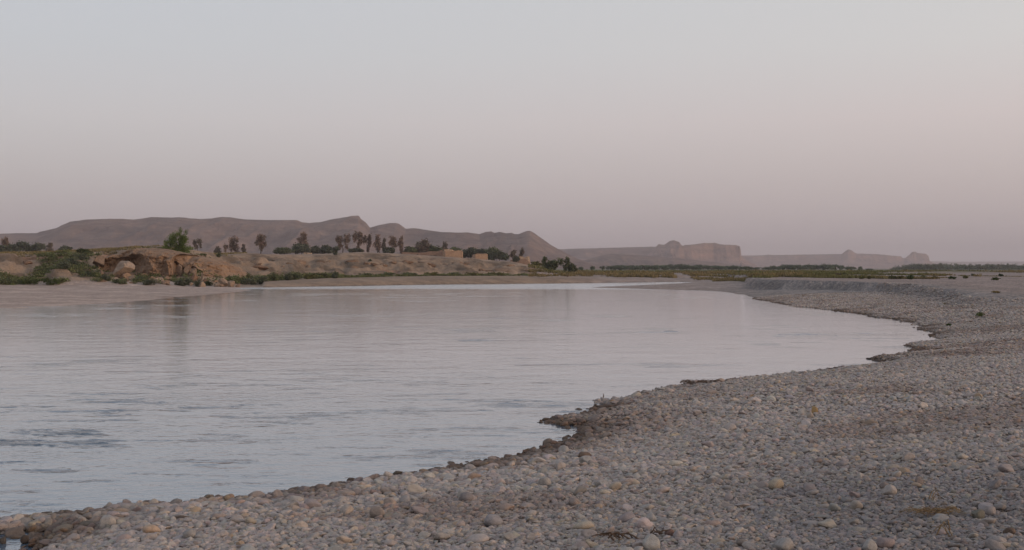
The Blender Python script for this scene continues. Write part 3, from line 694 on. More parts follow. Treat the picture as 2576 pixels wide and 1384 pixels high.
# ------------------------------------------------------------------ grass (stuff)
def grass(name, xs, ys, zs, hgt, wid, cols, label, seed):
    g = np.random.default_rng(seed); m = len(xs); B = 7
    base = np.repeat(np.column_stack([xs, ys, zs]), B, axis=0) + np.column_stack([g.normal(size=m * B) * .16, g.normal(size=m * B) * .16, np.zeros(m * B)]) * np.repeat(hgt, B)[:, None] * 1.6
    hh = np.repeat(hgt, B) * g.uniform(.5, 1.15, m * B); ang = g.uniform(0, 6.28, m * B); ww = np.repeat(wid, B)
    lean = g.normal(size=(m * B, 2)) * .35 * hh[:, None]
    dx = np.column_stack([np.cos(ang) * ww, np.sin(ang) * ww, np.zeros(m * B)])
    tip = base + np.column_stack([lean, hh])
    V = np.stack([base - dx, base + dx, tip + dx * .25, tip - dx * .25], 1).reshape(-1, 3)
    V[0::4, 2] -= .05; V[1::4, 2] -= .05
    c = np.repeat(cols, B, axis=0) * g.uniform(.7, 1.3, (m * B, 1))
    me = np_mesh(name, V, np.arange(len(V)).reshape(-1, 4), False); set_col(me, 'Col', np.repeat(c, 4, axis=0))
    return tag(link(name, me, M_LEAF), label, 'grass', kind='stuff')
n = 60000
gx = RNG.uniform(1330, 2700, n); gy = 1 / RNG.uniform(1 / 520., 1 / 118., n); X3 = xx(gx, gy)
lo = np.interp(gx + 26 * fbm(gx * .05, gy * .06, 303, 3), [1330, 1688, 1695, 1726, 1738, 1800, 1900, 2000, 2080, 2110, 2576], [199, 202, 290, 290, 205, 178, 142, 134, 128, 120, 118])
z3, d3, _, _, _ = height(X3, gy)
mask = fbm(X3 * .06, gy * .022, 301, 4)
thr = np.interp(gx, [1330, 1900, 2080, 2200, 2576], [-.45, -.28, -.02, .26, .32]) - .22 * sstep(200, 330, gy)
ok = (gy > lo + 14 * fbm(gx * .03, gy * 0, 305, 3)) & (d3 > 3) & (mask > thr)
X3, Y3, Z3, G3 = X3[ok], gy[ok], z3[ok], gx[ok]
t = RNG.uniform(0, 1, len(X3))[:, None]; k = sstep(-.2, .3, fbm(X3 * .05, Y3 * .02, 311, 3))[:, None]
cols = (np.array([.23, .18, .095]) * (1 - k) + np.array([.145, .145, .065]) * k) * (.8 + .4 * t)
grass('grass', X3, Y3, Z3, RNG.uniform(.14, .46, len(X3)) * np.interp(Y3, [110, 200], [.6, 1.05]) * np.clip(.75 + 1.5 * fbm(X3 * .14, Y3 * .06, 315, 3), .3, 1.9), .05 + .00035 * Y3, cols, 'olive and straw-coloured grass across the plain beyond the river bank', 312)
n = 9000
gx = RNG.uniform(-150, 620, n); tt = RNG.uniform(0, 1, n); r1 = np.interp(gx, TP, T_R1); gy = r1 - 26 + 40 * tt; X3 = xx(gx, gy); z3 = height(X3, gy)[0]
mk = fbm(X3 * .12, gy * .1, 321, 3); ok = mk > np.interp(tt, [0, .5, 1], [.25, -.25, -.1]); X3, gy, z3 = X3[ok], gy[ok], z3[ok]
cols = np.array([.25, .20, .105]) * RNG.uniform(.7, 1.3, (len(X3), 1))
grass('dry_grass', X3, gy, z3, RNG.uniform(.10, .30, len(X3)), np.full(len(X3), .07), cols, 'short dry grass along the top edge of the left terrace', 322)

# ------------------------------------------------------------------ boulders and the outcrop
def ico(sub):
    bm = bmesh.new(); bmesh.ops.create_icosphere(bm, subdivisions=sub, radius=1)
    v = np.array([q.co[:] for q in bm.verts]); f = np.array([[q.index for q in fc.verts] for fc in bm.faces]); bm.free(); return v, f
ICO = {k: ico(k) for k in (2, 3, 4, 5)}
def rock_mesh(name, sub, seed, cuts, rough, smooth=True, undercut=0):
    v, f = ICO[sub]; v = v.copy(); g = np.random.default_rng(seed)
    for _ in range(cuts):
        d = g.normal(size=3); d[2] *= .8; d /= np.linalg.norm(d); k = g.uniform(.30, .72)
        s = v @ d; over = np.maximum(s - k, 0); v = v - d * (over * .92)[:, None]
    v = v * (1 + rough * 1.25 * fbm3(v * 1.3 + seed, seed, 5) + rough * .4 * fbm3(v * 4 + seed, seed + 3, 3))[:, None]
    if undercut:
        lowk = np.clip(-v[:, 2], 0, 1); v[:, :2] *= (1 - undercut * lowk)[:, None]
    v /= np.abs(v).max(axis=0)
    return np_mesh(name, v, f, smooth)
def boulder(px, py0, py1, wpx, dist, m, label, group='boulders fallen from the outcrop', seed=0, cuts=9, rough=.16, sub=4, name='boulder', depth=.8, rot=0, tilt=0, undercut=0, smooth=False):
    w = wpx * dist / F; h = (py1 - py0) * dist / F
    x = xx(px, dist); zb = up(py1, dist)
    zt = up(py0, dist); g = min(zb, hz(x, dist)) - .1
    me = rock_mesh(name, sub, seed, cuts, rough, smooth, undercut)
    o = link(name, me, m, None, (x, dist, (zt + g) / 2)); o.scale = (w / 2, w / 2 * depth, (zt - g) / 2); o.rotation_euler = (0, tilt, rot)
    return tag(o, label, 'boulder' if name == 'boulder' else 'rock', group)
def outcrop():
    u = np.arange(222, 566, .9); nu = u.size
    crest = np.interp(u, [222, 234, 254, 274, 300, 317, 335, 355, 380, 410, 440, 470, 505, 523, 546, 566], [676, 658, 645, 635, 631, 628, 622, 623, 630, 636, 641, 648, 657, 669, 687, 702])
    cave = np.interp(u, [222, 258, 274, 292, 318, 338, 352, 366, 420, 429, 440, 456, 470, 500, 566], [.2, .2, .5, 1.2, 1.7, 1.5, .5, .0, -.3, .5, 1.7, 1.2, .5, .3, .2])
    yb = np.interp(u, [222, 262, 300, 350, 380, 426, 434, 470, 520, 566], [148, 147, 148, 147, 144.6, 143.6, 148, 149, 148, 150])
    cave = cave + .5 * fbm(u * .09, u * 0, 811, 3); yb = yb + .9 * fbm(u * .05, u * 0 + 4, 813, 3)
    vy = [0, .55, 1.0, .9, .12, 0, 0, 0, 0]; oy = [0, .3, .5, .4, 0, 1.2, 4.5, 13, 22]; hf = [0, .14, .36, .60, .74, .90, 1.0, .98, .45]
    t = np.linspace(0, 8, 84); ti = np.arange(9)
    cf = np.interp(t, ti, vy); of = np.interp(t, ti, oy); hh = np.interp(t, ti, hf)
    yv = yb[:, None] + cave[:, None] * cf[None, :] + of[None, :]
    yc_ = yb + 4.5; zt = H + (HY - crest) * yc_ / F
    zb = np.array([float(q) for q in height(xx(u, yb), yb)[0]]) - .35
    slope = np.interp(u, [222, 240, 440, 475, 566], [.4, 0, 0, .5, .8])[:, None]
    hv = hh[None, :] * (1 - slope) + np.clip((of[None, :] / 4.5), 0, 1) * hh[None, :] * slope
    zv = zb[:, None] + (zt - zb)[:, None] * hv
    xv = xx(u, yb)[:, None] + 0 * yv
    P = np.column_stack([xv.ravel(), yv.ravel(), zv.ravel()])
    k = np.clip(np.tile(t, nu) * 1.0, 0, 1) * np.clip(8 - np.tile(t, nu), 0, 1)
    n1_ = fbm3(P * .35, 821, 4); n2_ = fbm3(P * np.array([.8, .8, 2.2]), 823, 4); n3_ = fbm3(P * np.array([2.2, 2.2, 1.2]), 825, 3)
    P[:, 1] -= k * (1.6 * n1_ + .75 * n2_ + .28 * n3_); P[:, 2] += k * (.6 * n1_ + .12 * n3_) * np.where(np.tile(t, nu) > 5.2, .35, 1); P[:, 0] += k * .35 * n2_
    w = t.size; i = np.arange(nu - 1)[:, None] * w; j = np.arange(w - 1)[None, :]
    f = np.stack([i + j, i + w + j, i + w + j + 1, i + j + 1], -1).reshape(-1, 4)
    return np_mesh('rock_outcrop', P, f, True)
tag(link('rock_outcrop', outcrop(), M_CRAG), 'large lumpy brown rock outcrop with a shaded hollow, topped by the bright green tree', 'rock outcrop')
BL = [(308, 656, 714, 66, 141, M_ROCKP, 'largest tan boulder standing in front of the outcrop', 21, 1.0), (334, 690, 714, 26, 139, M_ROCKP, 'pale leaning slab at the right foot of the largest tan boulder', 22, .8), (252, 643, 676, 42, 147, M_ROCK, 'angular reddish boulder left of the largest tan boulder', 23, .8),
      (208, 697, 716, 54, 136, M_ROCK, 'long flat boulder at the foot of the slope left of the outcrop', 24, .6), (304, 703, 719, 30, 134.5, M_ROCKP, 'flat pale block just below the largest tan boulder', 25, .7), (257, 680, 700, 24, 140, M_ROCK, 'small tilted rock left of the largest tan boulder', 26, .7),
      (220, 674, 694, 32, 144, M_ROCKD, 'brown rock half hidden in shrubs on the gully slope', 27, .7), (398, 689, 720, 30, 136.5, M_ROCKP, 'pale grey standing block with a sharp top, middle of the boulder field', 28, .9), (411, 704, 720, 14, 135.5, M_ROCKP, 'small pale slab leaning on the grey standing block', 29, .7),
      (377, 711, 720, 13, 134.5, M_ROCKP, 'small pale rock left of the grey standing block', 30, .8), (424, 711, 720, 14, 135, M_ROCK, 'small tan rock right of the grey standing block', 31, .8), (452, 664, 688, 20, 146, M_ROCK, 'upright reddish rock under the outcrop ledge', 32, .9),
      (472, 668, 692, 18, 145, M_ROCK, 'leaning rock beside the upright reddish one', 33, .9), (489, 672, 690, 20, 145, M_ROCK, 'blunt rock at the right of the two upright rocks', 34, .9), (484, 688, 712, 28, 141, M_ROCKD, 'large brown rock in the middle of the scree', 35, .8),
      (463, 702, 716, 18, 138, M_ROCK, 'small split rock above the waterside stones', 36, .8), (481, 710, 721, 11, 136.5, M_ROCKP, 'small pointed pale rock by the gravel bar', 37, .8), (509, 708, 722, 34, 137, M_ROCKP, 'low wide pale boulder by the gravel bar', 38, .7),
      (508, 682, 688, 7, 144, M_ROCKP, 'tiny whitish rock high on the scree', 39, .8), (565, 700, 718, 32, 139, M_ROCKP, 'largest pinkish boulder near the tip of the gravel bar', 40, .8), (584, 706, 722, 22, 138, M_ROCKP, 'pinkish boulder at the right end, nearest the water', 41, .8),
      (545, 707, 722, 18, 138.5, M_ROCKP, 'pale boulder left of the largest pinkish one', 42, .8), (556, 714, 724, 16, 137.5, M_ROCK, 'small rock in front of the pinkish boulders', 43, .8), (600, 712, 724, 14, 138, M_ROCK, 'last small rock at the water beyond the gravel bar', 44, .8),
      (66, 656, 676, 34, 150, M_ROCKD, 'square brown block jutting from the slope at the far left', 45, .8), (30, 661, 673, 28, 151, M_ROCKD, 'low brown block left of the square one at the far left', 46, .8),
      (548, 680, 700, 34, 152, M_ROCK, 'rounded rock on the lower part of the sloping spur', 47, .8), (518, 700, 712, 18, 143, M_ROCKD, 'small brown rock behind the low wide pale boulder', 48, .8)]
for (a, y0, y1, w, d, m, lab, sd, dp) in BL:
    boulder(a, y0, y1, w, d, m, lab, seed=sd, depth=dp, rot=random.uniform(-.5, .5), tilt=random.uniform(-.2, .2), cuts=8)
g = np.random.default_rng(66)
rub = [rock_mesh('rubble_rock', 3, 640 + i, 7, .2, False) for i in range(6)]
for me_ in rub: me_.materials.append(M_CRAG)
for i in range(46):
    a = g.uniform(238, 596) if i < 34 else g.uniform(440, 600); d = float(np.interp(a, TP, T_R0)) + g.uniform(.5, 11); x = xx(a, d); z = hz(x, d); w = .22 + .55 * g.uniform(0, 1) ** 2
    o = bpy.data.objects.new('rubble_rock', rub[i % 6]); COL.objects.link(o); o.location = (x, d, z + w * .12); o.scale = (w, w * .8, w * g.uniform(.45, .8)); o.rotation_euler = (g.uniform(-.3, .3), g.uniform(-.3, .3), g.uniform(0, 6.28))
    tag(o, 'small brown rubble rock strewn among the boulders at the foot of the outcrop', 'rock', 'rubble at the foot of the outcrop')
# ledges of harder earth breaking out of the eroded bank
g = np.random.default_rng(77)
k = 0
for a in np.linspace(640, 1330, 30):
    a = a + g.uniform(-9, 9); r0 = np.interp(a, TP, T_R0); r1 = np.interp(a, TP, T_R1); d = r0 + (r1 - r0) * g.uniform(.22, .5)
    x = xx(a, d); z = hz(x, d); w = g.uniform(1.2, 3.4); h = g.uniform(.4, 1.0)
    me = rock_mesh('rock', 3, 700 + k, 8, .22, False)
    o = link('rock', me, [M_ROCK, M_ROCKD, M_ROCK][k % 3], None, (x, d, z)); o.scale = (w / 2, w * .35, h / 2 * 1.3); o.rotation_euler = (g.uniform(-.2, .2), g.uniform(-.15, .15), g.uniform(-.4, .4))
    tag(o, 'reddish brown earth ledge breaking out of the eroded bank below the trees' if k % 3 != 1 else 'dark brown earth ledge breaking out of the eroded bank below the trees', 'rock', 'ledges in the eroded bank'); k += 1

# ------------------------------------------------------------------ adobe buildings
def prism(bm, base, tops):
    """vertical walls over a footprint (x, y), each corner with its own top height"""
    lo = [bm.verts.new((x, y, -.8)) for x, y in base]; hi = [bm.verts.new((x, y, t)) for (x, y), t in zip(base, tops)]
    n = len(base)
    for i in range(n): bm.faces.new((lo[i], lo[(i + 1) % n], hi[(i + 1) % n], hi[i]))
    bm.faces.new(hi); bm.faces.new(lo[::-1])
def wall_run(bm, pts, tops, th=.45):
    """a standing wall of real thickness along a line with a ragged top"""
    pts = [Vector((p[0], p[1], 0)) for p in pts]; L = []; n = len(pts)
    for i in range(n):
        t = (pts[min(i + 1, n - 1)] - pts[max(i - 1, 0)]).normalized(); nrm = Vector((-t.y, t.x, 0)) * th / 2
        a, b = pts[i] + nrm, pts[i] - nrm
        L.append([bm.verts.new((a.x, a.y, -.8)), bm.verts.new((b.x, b.y, -.8)), bm.verts.new((b.x, b.y, tops[i])), bm.verts.new((a.x, a.y, tops[i]))])
    for A, B in zip(L, L[1:]):
        for k in range(4): bm.faces.new((A[k], A[(k + 1) % 4], B[(k + 1) % 4], B[k]))
    bm.faces.new(L[0][::-1]); bm.faces.new(L[-1])
def boxm(bm, x0, x1, y0, y1, z0, z1):
    v = [bm.verts.new((x, y, z)) for z in (z0, z1) for x, y in ((x0, y0), (x1, y0), (x1, y1), (x0, y1))]
    for q in ((0, 1, 2, 3), (4, 5, 6, 7), (0, 1, 5, 4), (1, 2, 6, 5), (2, 3, 7, 6), (3, 0, 4, 7)): bm.faces.new([v[i] for i in q])
dH = 405.0; s = dH / F
hx = xx(1120, dH); zH = up(648, dH)
house = empty('adobe_house', (hx, dH, zH)); tag(house, 'mud-brick house with a bright front wall and ragged parapet among green trees', 'house')
bm = bmesh.new()   # main block: lit front to the right of the corner, brown side running back to the left
prism(bm, [(0, 0), (43 * s, .8), (43 * s, 5.5), (-5, 6.5)], [16 * s, 15 * s, 15 * s, 16 * s]); bm_obj('wall', bm, M_ADOBE, house)
bm = bmesh.new(); tp = [15, 15.5, 15, 15.7, 14.8, 16.4, 16, 15.2, 16.6, 15.0]
wall_run(bm, [(13 * s + i * 3.3 * s, .30 + i * .055) for i in range(10)], [t_ * s + .25 for t_ in tp], .35); bm_obj('parapet', bm, M_ADOBE, house)
bm = bmesh.new(); prism(bm, [(-3 * s, .02 + 1.2), (17 * s, 1.5), (21 * s, 5), (-6 * s, 6)], [21 * s, 20.5 * s, 17 * s, 21 * s]); bm_obj('upper_room', bm, M_ADOBEL, house)
bm = bmesh.new(); boxm(bm, 33 * s, 35 * s, 1.0, 1.5, 15 * s, 19 * s); bm_obj('chimney', bm, M_ADOBEL, house)
wl = empty('compound_wall', (xx(1010, dH), dH + 1, up(648, dH))); tag(wl, 'long low brown mud wall running left from the adobe house', 'wall')
bm = bmesh.new(); pr = [(0, 14.5), (10, 14), (20, 13.2), (32, 13), (45, 12.6), (58, 13), (68, 15.5), (76, 16), (84, 14.6), (92, 16), (98, 19), (103, 20)]
wall_run(bm, [(a * s, 3 - a * .022) for a, _ in pr], [b * s for _, b in pr], .6); bm_obj('wall', bm, M_ADOBED, wl)
bm = bmesh.new(); boxm(bm, 37 * s, 40 * s, 1.55, 1.85, -.5, 8.5 * s); bm_obj('doorway', bm, M_DARK, wl)
o = foliage('bush', [(0, 0, .35, 2.6, 1.0, .55), (1.4, 0, .3, 1.6, .8, .45), (-1.6, 0, .25, 1.2, .8, .4)], 500, .3, (.04, .04, .035), 888, None, (xx(1086, dH - 3), dH - 3, up(648, dH - 3)))
tag(o, 'low dome-shaped dark bush in front of the long mud wall', 'bush')
d2_ = 395.0; s = d2_ / F
hut = empty('adobe_hut', (xx(1196, d2_), d2_, up(650.5, d2_))); tag(hut, 'small square mud hut standing alone between the house and the trees', 'hut')
bm = bmesh.new(); prism(bm, [(0, 0), (29 * s, .6), (30 * s, 4), (-1.2, 3.6)], [11 * s, 11.6 * s, 11 * s, 10 * s]); bm_obj('wall', bm, M_ADOBE, hut)
bm = bmesh.new(); boxm(bm, .3, 28 * s, .9, 3.2, 11.8 * s, 12.6 * s); bm_obj('roof', bm, M_ADOBEL, hut)
d3_ = 380.0; s = d3_ / F
rw = empty('ruined_wall', (xx(1306, d3_), d3_, up(661, d3_))); tag(rw, 'broken pale mud wall with a dark gap near the end of the terrace', 'wall')
bm = bmesh.new(); wall_run(bm, [(0, 0), (4 * s, 0), (10 * s, .1), (13 * s, .2)], [15.5 * s, 15.8 * s, 15.2 * s, 13 * s], .5); bm_obj('wall', bm, M_ADOBEL, rw)
bm = bmesh.new(); wall_run(bm, [(14 * s, .3), (17 * s, .2), (22 * s, 0), (25 * s, .1), (27.5 * s, .2)], [11 * s, 15 * s, 16 * s, 15.4 * s, 4 * s], .5); bm_obj('wall', bm, M_ADOBEL, rw)
bm = bmesh.new(); wall_run(bm, [(-22 * s, -.2), (-12 * s, -.1), (0, -.5), (12 * s, -.6), (19 * s, -.6), (26 * s, -.6)], [6 * s, 6.5 * s, 7 * s, 11 * s, 7 * s, 2 * s], .6); bm_obj('low_wall', bm, M_ADOBED, rw)
d4_ = 415.0; s = d4_ / F
sh_ = empty('adobe_shed', (xx(764, d4_), d4_, up(641, d4_))); tag(sh_, 'tiny pale mud shed at the foot of the tall dark-based tree', 'shed')
bm = bmesh.new(); prism(bm, [(0, 0), (18 * s, .3), (18 * s, 2.5), (0, 2.5)], [5.5 * s, 4.6 * s, 4.6 * s, 5.5 * s]); bm_obj('wall', bm, M_ADOBEL, sh_)
bm = bmesh.new(); boxm(bm, 6 * s, 8 * s, -.06, .3, -.3, 3.6 * s); bm_obj('doorway', bm, M_DARK, sh_)

# ------------------------------------------------------------------ pebbles
PV = []
stones = bpy.data.collections.new('stone_shapes')       # shapes for the shingle, never linked to the scene by themselves
NP = 16
for i in range(NP):
    g = np.random.default_rng(900 + i); v, f = ICO[3]; v = v.copy()
    for _ in range(g.integers(4, 9)):
        d = g.normal(size=3); d /= np.linalg.norm(d); kk = g.uniform(.5, .85); s_ = v @ d; v = v - d * (np.maximum(s_ - kk, 0) * .86)[:, None]
    v = v * (1 + .19 * fbm3(v * 1.15 + i * 3.1, 950 + i, 2) + .03 * fbm3(v * 3 + i, 970 + i, 2))[:, None]
    v /= np.abs(v).max(axis=0)
    PV.append(np_mesh('cobble', v, f, True))
    mm = np_mesh('shingle_stone', v, f, True); mm.materials.append(M_PEB_I)
    o = bpy.data.objects.new('shingle_stone_%02d' % i, mm); stones.objects.link(o)
for m_ in PV: m_.materials.append(M_PEB_O)
def wedge(n, r0, r1, a0, a1, g):
    r = np.sqrt(g.uniform(r0 * r0, r1 * r1, n)); a = np.radians(g.uniform(a0, a1, n)); return r * np.sin(a), r * np.cos(a)
g = np.random.default_rng(2024)
parts = []
def layer(r0, r1, dens, smin, smax, a0=-34, a1=34, pw=1.6, edge=0.0, lift=.0):
    area = .5 * math.radians(a1 - a0) * (r1 * r1 - r0 * r0)
    x, y = wedge(int(area * dens), r0, r1, a0, a1, g)
    z, d, dc, px, _ = height(x, y)
    ok = (d > -.10 - .35 * g.uniform(0, 1, len(x)) ** 3) & (d < 200) & ~((poly_sd(x, y, POOL) < .05) & (g.uniform(0, 1, len(x)) > .07))
    if edge: ok &= g.uniform(0, 1, len(x)) < np.exp(-np.maximum(d, 0) / edge)
    ok &= ~((dc > .5) & (y > 46)) & ((y < 62) | (d < 14))
    x, y, z, d, px = x[ok], y[ok], z[ok], d[ok], px[ok]
    s = smin + (smax - smin) * g.uniform(0, 1, len(x)) ** pw
    s = s * (1 + np.interp(px, [300, 1500], [1.15, .5]) * np.exp(-np.maximum(d, 0) / 4.5) * (1 - sstep(12, 30, np.hypot(x, y))))
    s = np.where(np.hypot(x, y) < 20, np.minimum(s, .088), s)
    parts.append(np.column_stack([x, y, z, d, s, np.full(len(x), lift)]))
layer(3.0, 8.0, 1000, .009, .017, -36, 50)
layer(3.0, 7.5, 1350, .012, .026, -36, 62, pw=1.4)
layer(7.5, 10.5, 1350, .013, .028, -36, 44, pw=1.4)
layer(10.5, 16, 640, .018, .038, -36, 40, pw=1.4)
layer(4.5, 16, 16, .034, .058, pw=2.0)
layer(4.5, 16, 2.2, .05, .085, pw=2.0)
layer(16, 27, 370, .021, .044, -12, 36)
layer(16, 30, 7, .045, .08, -8, 34, pw=2.4)
layer(27, 48, 120, .032, .062, 2, 34)
layer(48, 92, 48, .04, .08, 6, 32)
layer(10, 45, 50, .025, .075, -34, 30, edge=.3)
Q = np.vstack(parts)
m = len(Q)
ax = g.uniform(.75, 1.25, m); ay = g.uniform(.62, 1.0, m); az = g.uniform(.32, .70, m)
SC = np.column_stack([ax, ay, az]) * Q[:, 4:5]
ROT = np.column_stack([g.normal(size=m) * .30, g.normal(size=m) * .30, g.uniform(0, 6.283, m)])
POS = np.column_stack([Q[:, 0], Q[:, 1], Q[:, 2] + SC[:, 2] * g.uniform(.0, .95, m)])
pid = g.integers(0, NP, m)
base = np.array([[.42, .36, .33], [.37, .325, .305], [.45, .385, .335], [.31, .275, .26], [.29, .28, .285], [.44, .35, .26], [.22, .165, .135], [.38, .285, .255], [.17, .16, .158], [.44, .30, .17]])
prob = np.array([.24, .2, .16, .13, .08, .06, .04, .05, .025, .015])
cls = g.choice(len(base), m, p=prob)
base = base * .56 + base.mean(axis=0) * np.array([.44, .435, .435])
PCOL = base[cls] * 1.10 * g.uniform(.8, 1.18, (m, 1)) * (1 + g.normal(size=(m, 3)) * .02)
rr = np.hypot(Q[:, 0], Q[:, 1])
bl = fbm(Q[:, 0] * .25, Q[:, 1] * .25, 401, 3)
PCOL *= (1 + .16 * bl)[:, None]
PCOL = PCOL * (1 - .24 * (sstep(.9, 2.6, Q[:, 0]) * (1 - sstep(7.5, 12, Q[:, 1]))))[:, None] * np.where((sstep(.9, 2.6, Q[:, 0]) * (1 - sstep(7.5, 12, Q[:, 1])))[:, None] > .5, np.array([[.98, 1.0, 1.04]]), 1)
wk = (1 - sstep(.0, .12, POS[:, 2] + .07 * fbm(Q[:, 0] * .8, Q[:, 1] * .8, 403, 3))) * .95          # damp stones by the water
wkc = wk * sstep(-.16, .24, fbm(Q[:, 0] * .45, Q[:, 1] * .45, 405, 3) + .42 * (1 - sstep(-.02, .05, POS[:, 2])) + .5 * np.exp(-((Q[:, 0] - 1.6) / 1.1) ** 2 - ((Q[:, 1] - 17) / 2.2) ** 2) +   .22 * np.exp(-((Q[:, 0] + 4.2) / .9) ** 2 - ((Q[:, 1] - 10) / .7) ** 2))
PCOL = PCOL * (1 - wkc[:, None]) + PCOL * np.array([.34, .27, .22]) * wkc[:, None]

sl = sstep(.0, .35, fbm(Q[:, 0] * .16, Q[:, 1] * .6, 411, 3)) * np.exp(-((Q[:, 1] - 30 - .35 * (Q[:, 0] - 10)) / 3.2) ** 2) * sstep(8, 13, Q[:, 0]) * .6 + .5 * np.exp(-((Q[:, 0] - 1.75) / .9) ** 2 - ((Q[:, 1] - 16.4) / 1.5) ** 2)
sl = sl + .45 * sstep(.22, .42, fbm(Q[:, 0] * .35, Q[:, 1] * .9, 413, 3)) * sstep(5, 7, Q[:, 1])          # silt-stained streaks
sl = np.clip(sl, 0, .75)[:, None]; PCOL = PCOL * (1 - sl) + PCOL * np.array([.58, .47, .42]) * sl
# stones that stand out in the photograph, each where it lies
NAMED = [
    (1471, 1142, 1160, 42, (.16, .105, .075), 'rounded brown stone behind a pale one, near the dark wet spit'),
    (1477, 1152, 1171, 40, (.36, .32, .29), 'pale rounded stone leaning against the brown one near the wet spit'),
    (2049, 1026, 1046, 20, (.34, .23, .11), 'upright ochre stone alone on the grey shingle, middle right'),
    (2040, 1040, 1058, 18, (.38, .32, .27), 'pale stone just below the upright ochre one'),
    (2287, 1144, 1167, 40, (.33, .275, .245), 'big round grey-brown boulder half way up the right beach'),
    (1956, 1212, 1236, 42, (.38, .31, .235), 'pointed tan stone like a small pyramid, right of centre'),
    (2089, 1312, 1332, 56, (.37, .315, .26), 'long smooth pale stone lying flat on the lower right beach'),
    (2463, 1287, 1310, 34, (.17, .155, .125), 'dark olive rounded stone at the lower right'),
    (2543, 1332, 1350, 32, (.15, .105, .08), 'dark brown rounded stone near the lower right corner'),
    (2192, 1366, 1392, 34, (.35, .32, .295), 'round pale stone cut by the bottom edge, lower right'),
    (2230, 1361, 1386, 50, (.27, .215, .205), 'pinkish lumpy stone beside the round pale one at the bottom edge'),
    (2157, 1267, 1290, 32, (.33, .285, .25), 'rounded beige stone above the long smooth pale one'),
    (1977, 1364, 1396, 44, (.33, .30, .28), 'grey hump-shaped stone cut by the bottom edge right of centre'),
    (1640, 1357, 1392, 46, (.38, .345, .31), 'large pale egg-shaped stone at the bottom edge, right of the brown driftwood'),
    (1640, 1298, 1320, 26, (.36, .325, .30), 'blocky pale stone above the large egg-shaped one'),
    (1577, 1295, 1322, 46, (.29, .245, .24), 'broad pinkish-grey stone left of the blocky pale one'),
    (1239, 1301, 1330, 54, (.29, .26, .255), 'broad flat mauve-grey stone at bottom centre-left'),
    (1517, 1213, 1231, 38, (.36, .325, .30), 'smooth pale oblong stone in the middle of the shingle'),
    (265, 1304, 1337, 48, (.37, .33, .30), 'big pale stone above a dark hollow at the lower left'),
    (476, 1336, 1364, 38, (.30, .275, .26), 'rounded grey stone at the bottom left, right of the dark hollow'),
    (310, 1350, 1374, 42, (.33, .29, .27), 'low domed grey stone right of the small pool'),
    (60, 1351, 1371, 24, (.085, .065, .055), 'dark wet stone standing in the small pool at the lower left'),
    (6, 1353, 1372, 20, (.09, .075, .065), 'dark wet stone at the left edge of the small pool'),
    (1684, 1337, 1357, 26, (.16, .10, .085), 'reddish brown stone with dark debris at its left, near the bottom edge'),
    (1368, 1205, 1230, 40, (.34, .305, .28), 'pale boulder on the shingle left of centre, below the wet spit'),
    (2372, 1300, 1318, 44, (.30, .275, .26), 'broad grey stone beside the dry straw at the lower right'),
    (1165, 1238, 1262, 34, (.36, .32, .285), 'pale knob of stone near the water, left of centre'),
]
placed = []
def cobble(x, y, z, scale, rot, col, vid, label, group=None, name='cobble'):
    o = bpy.data.objects.new(name, PV[vid]); COL.objects.link(o); o.location = (x, y, z); o.scale = scale; o.rotation_euler = rot; o.color = (*col, 1)
    return tag(o, label, 'stone', group)
for i, (a, y0, y1, w, c, lab) in enumerate(NAMED):
    x, y, z = ground_at(a, y1 - 2)
    W = w * y / F; Hh = (y1 - y0) * y / F * 1.12
    cobble(x, y + W * .25, z + Hh * .40, (W / 2, W * .42, Hh * .62), (0, 0, random.uniform(-.3, .3)), c, (i * 5) % NP, lab, 'stones that stand out on the shingle')
    placed.append((x, y + W * .25, W / 2))
keep = np.ones(m, bool)
for (x, y, w) in placed: keep &= np.hypot(POS[:, 0] - x, POS[:, 1] - y) > w * .8 + SC[:, 0] * .3
# the largest remaining cobbles in view become objects of their own
vis = keep & (np.abs(POS[:, 0] / POS[:, 1]) < .47)
pyv = HY + (H - POS[:, 2]) * F / POS[:, 1]
vis &= (pyv < 1388) & (POS[:, 1] > 3)
size = np.where(vis, SC[:, 0] * SC[:, 2] / POS[:, 1] ** 2, 0)
big = np.argsort(-size)[:268]
CN = ['pale grey', 'mid grey', 'pale beige', 'dark grey', 'bluish grey', 'tan', 'brown', 'pinkish', 'blackish', 'ochre']
for i in big:
    w_ = 'damp ' if wkc[i] > .5 else ''
    pxi = CX + F * POS[i, 0] / POS[i, 1]
    zone = 'at the water\'s edge' if Q[i, 3] < .9 else 'on the shingle at the lower left' if pxi < 900 else 'on the shingle below the wet spit' if pxi < 1650 else 'on the shingle at the lower right'
    cobble(*POS[i], SC[i], ROT[i], PCOL[i], int(pid[i]), '%s%s larger rounded cobble %s' % (w_, CN[cls[i]], zone), 'larger cobbles of the shingle beach')
keep[big] = False
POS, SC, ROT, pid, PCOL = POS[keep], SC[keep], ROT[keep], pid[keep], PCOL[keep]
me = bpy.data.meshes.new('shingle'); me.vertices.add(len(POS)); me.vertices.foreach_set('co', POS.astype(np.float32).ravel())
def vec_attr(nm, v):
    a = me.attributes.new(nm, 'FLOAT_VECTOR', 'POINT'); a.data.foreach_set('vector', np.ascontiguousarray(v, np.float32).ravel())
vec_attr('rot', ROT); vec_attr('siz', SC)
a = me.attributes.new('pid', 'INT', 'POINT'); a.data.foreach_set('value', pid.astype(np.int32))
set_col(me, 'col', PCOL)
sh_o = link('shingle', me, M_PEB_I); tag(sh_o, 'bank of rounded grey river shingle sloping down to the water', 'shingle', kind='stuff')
ng = bpy.data.node_groups.new('shingle_scatter', 'GeometryNodeTree')
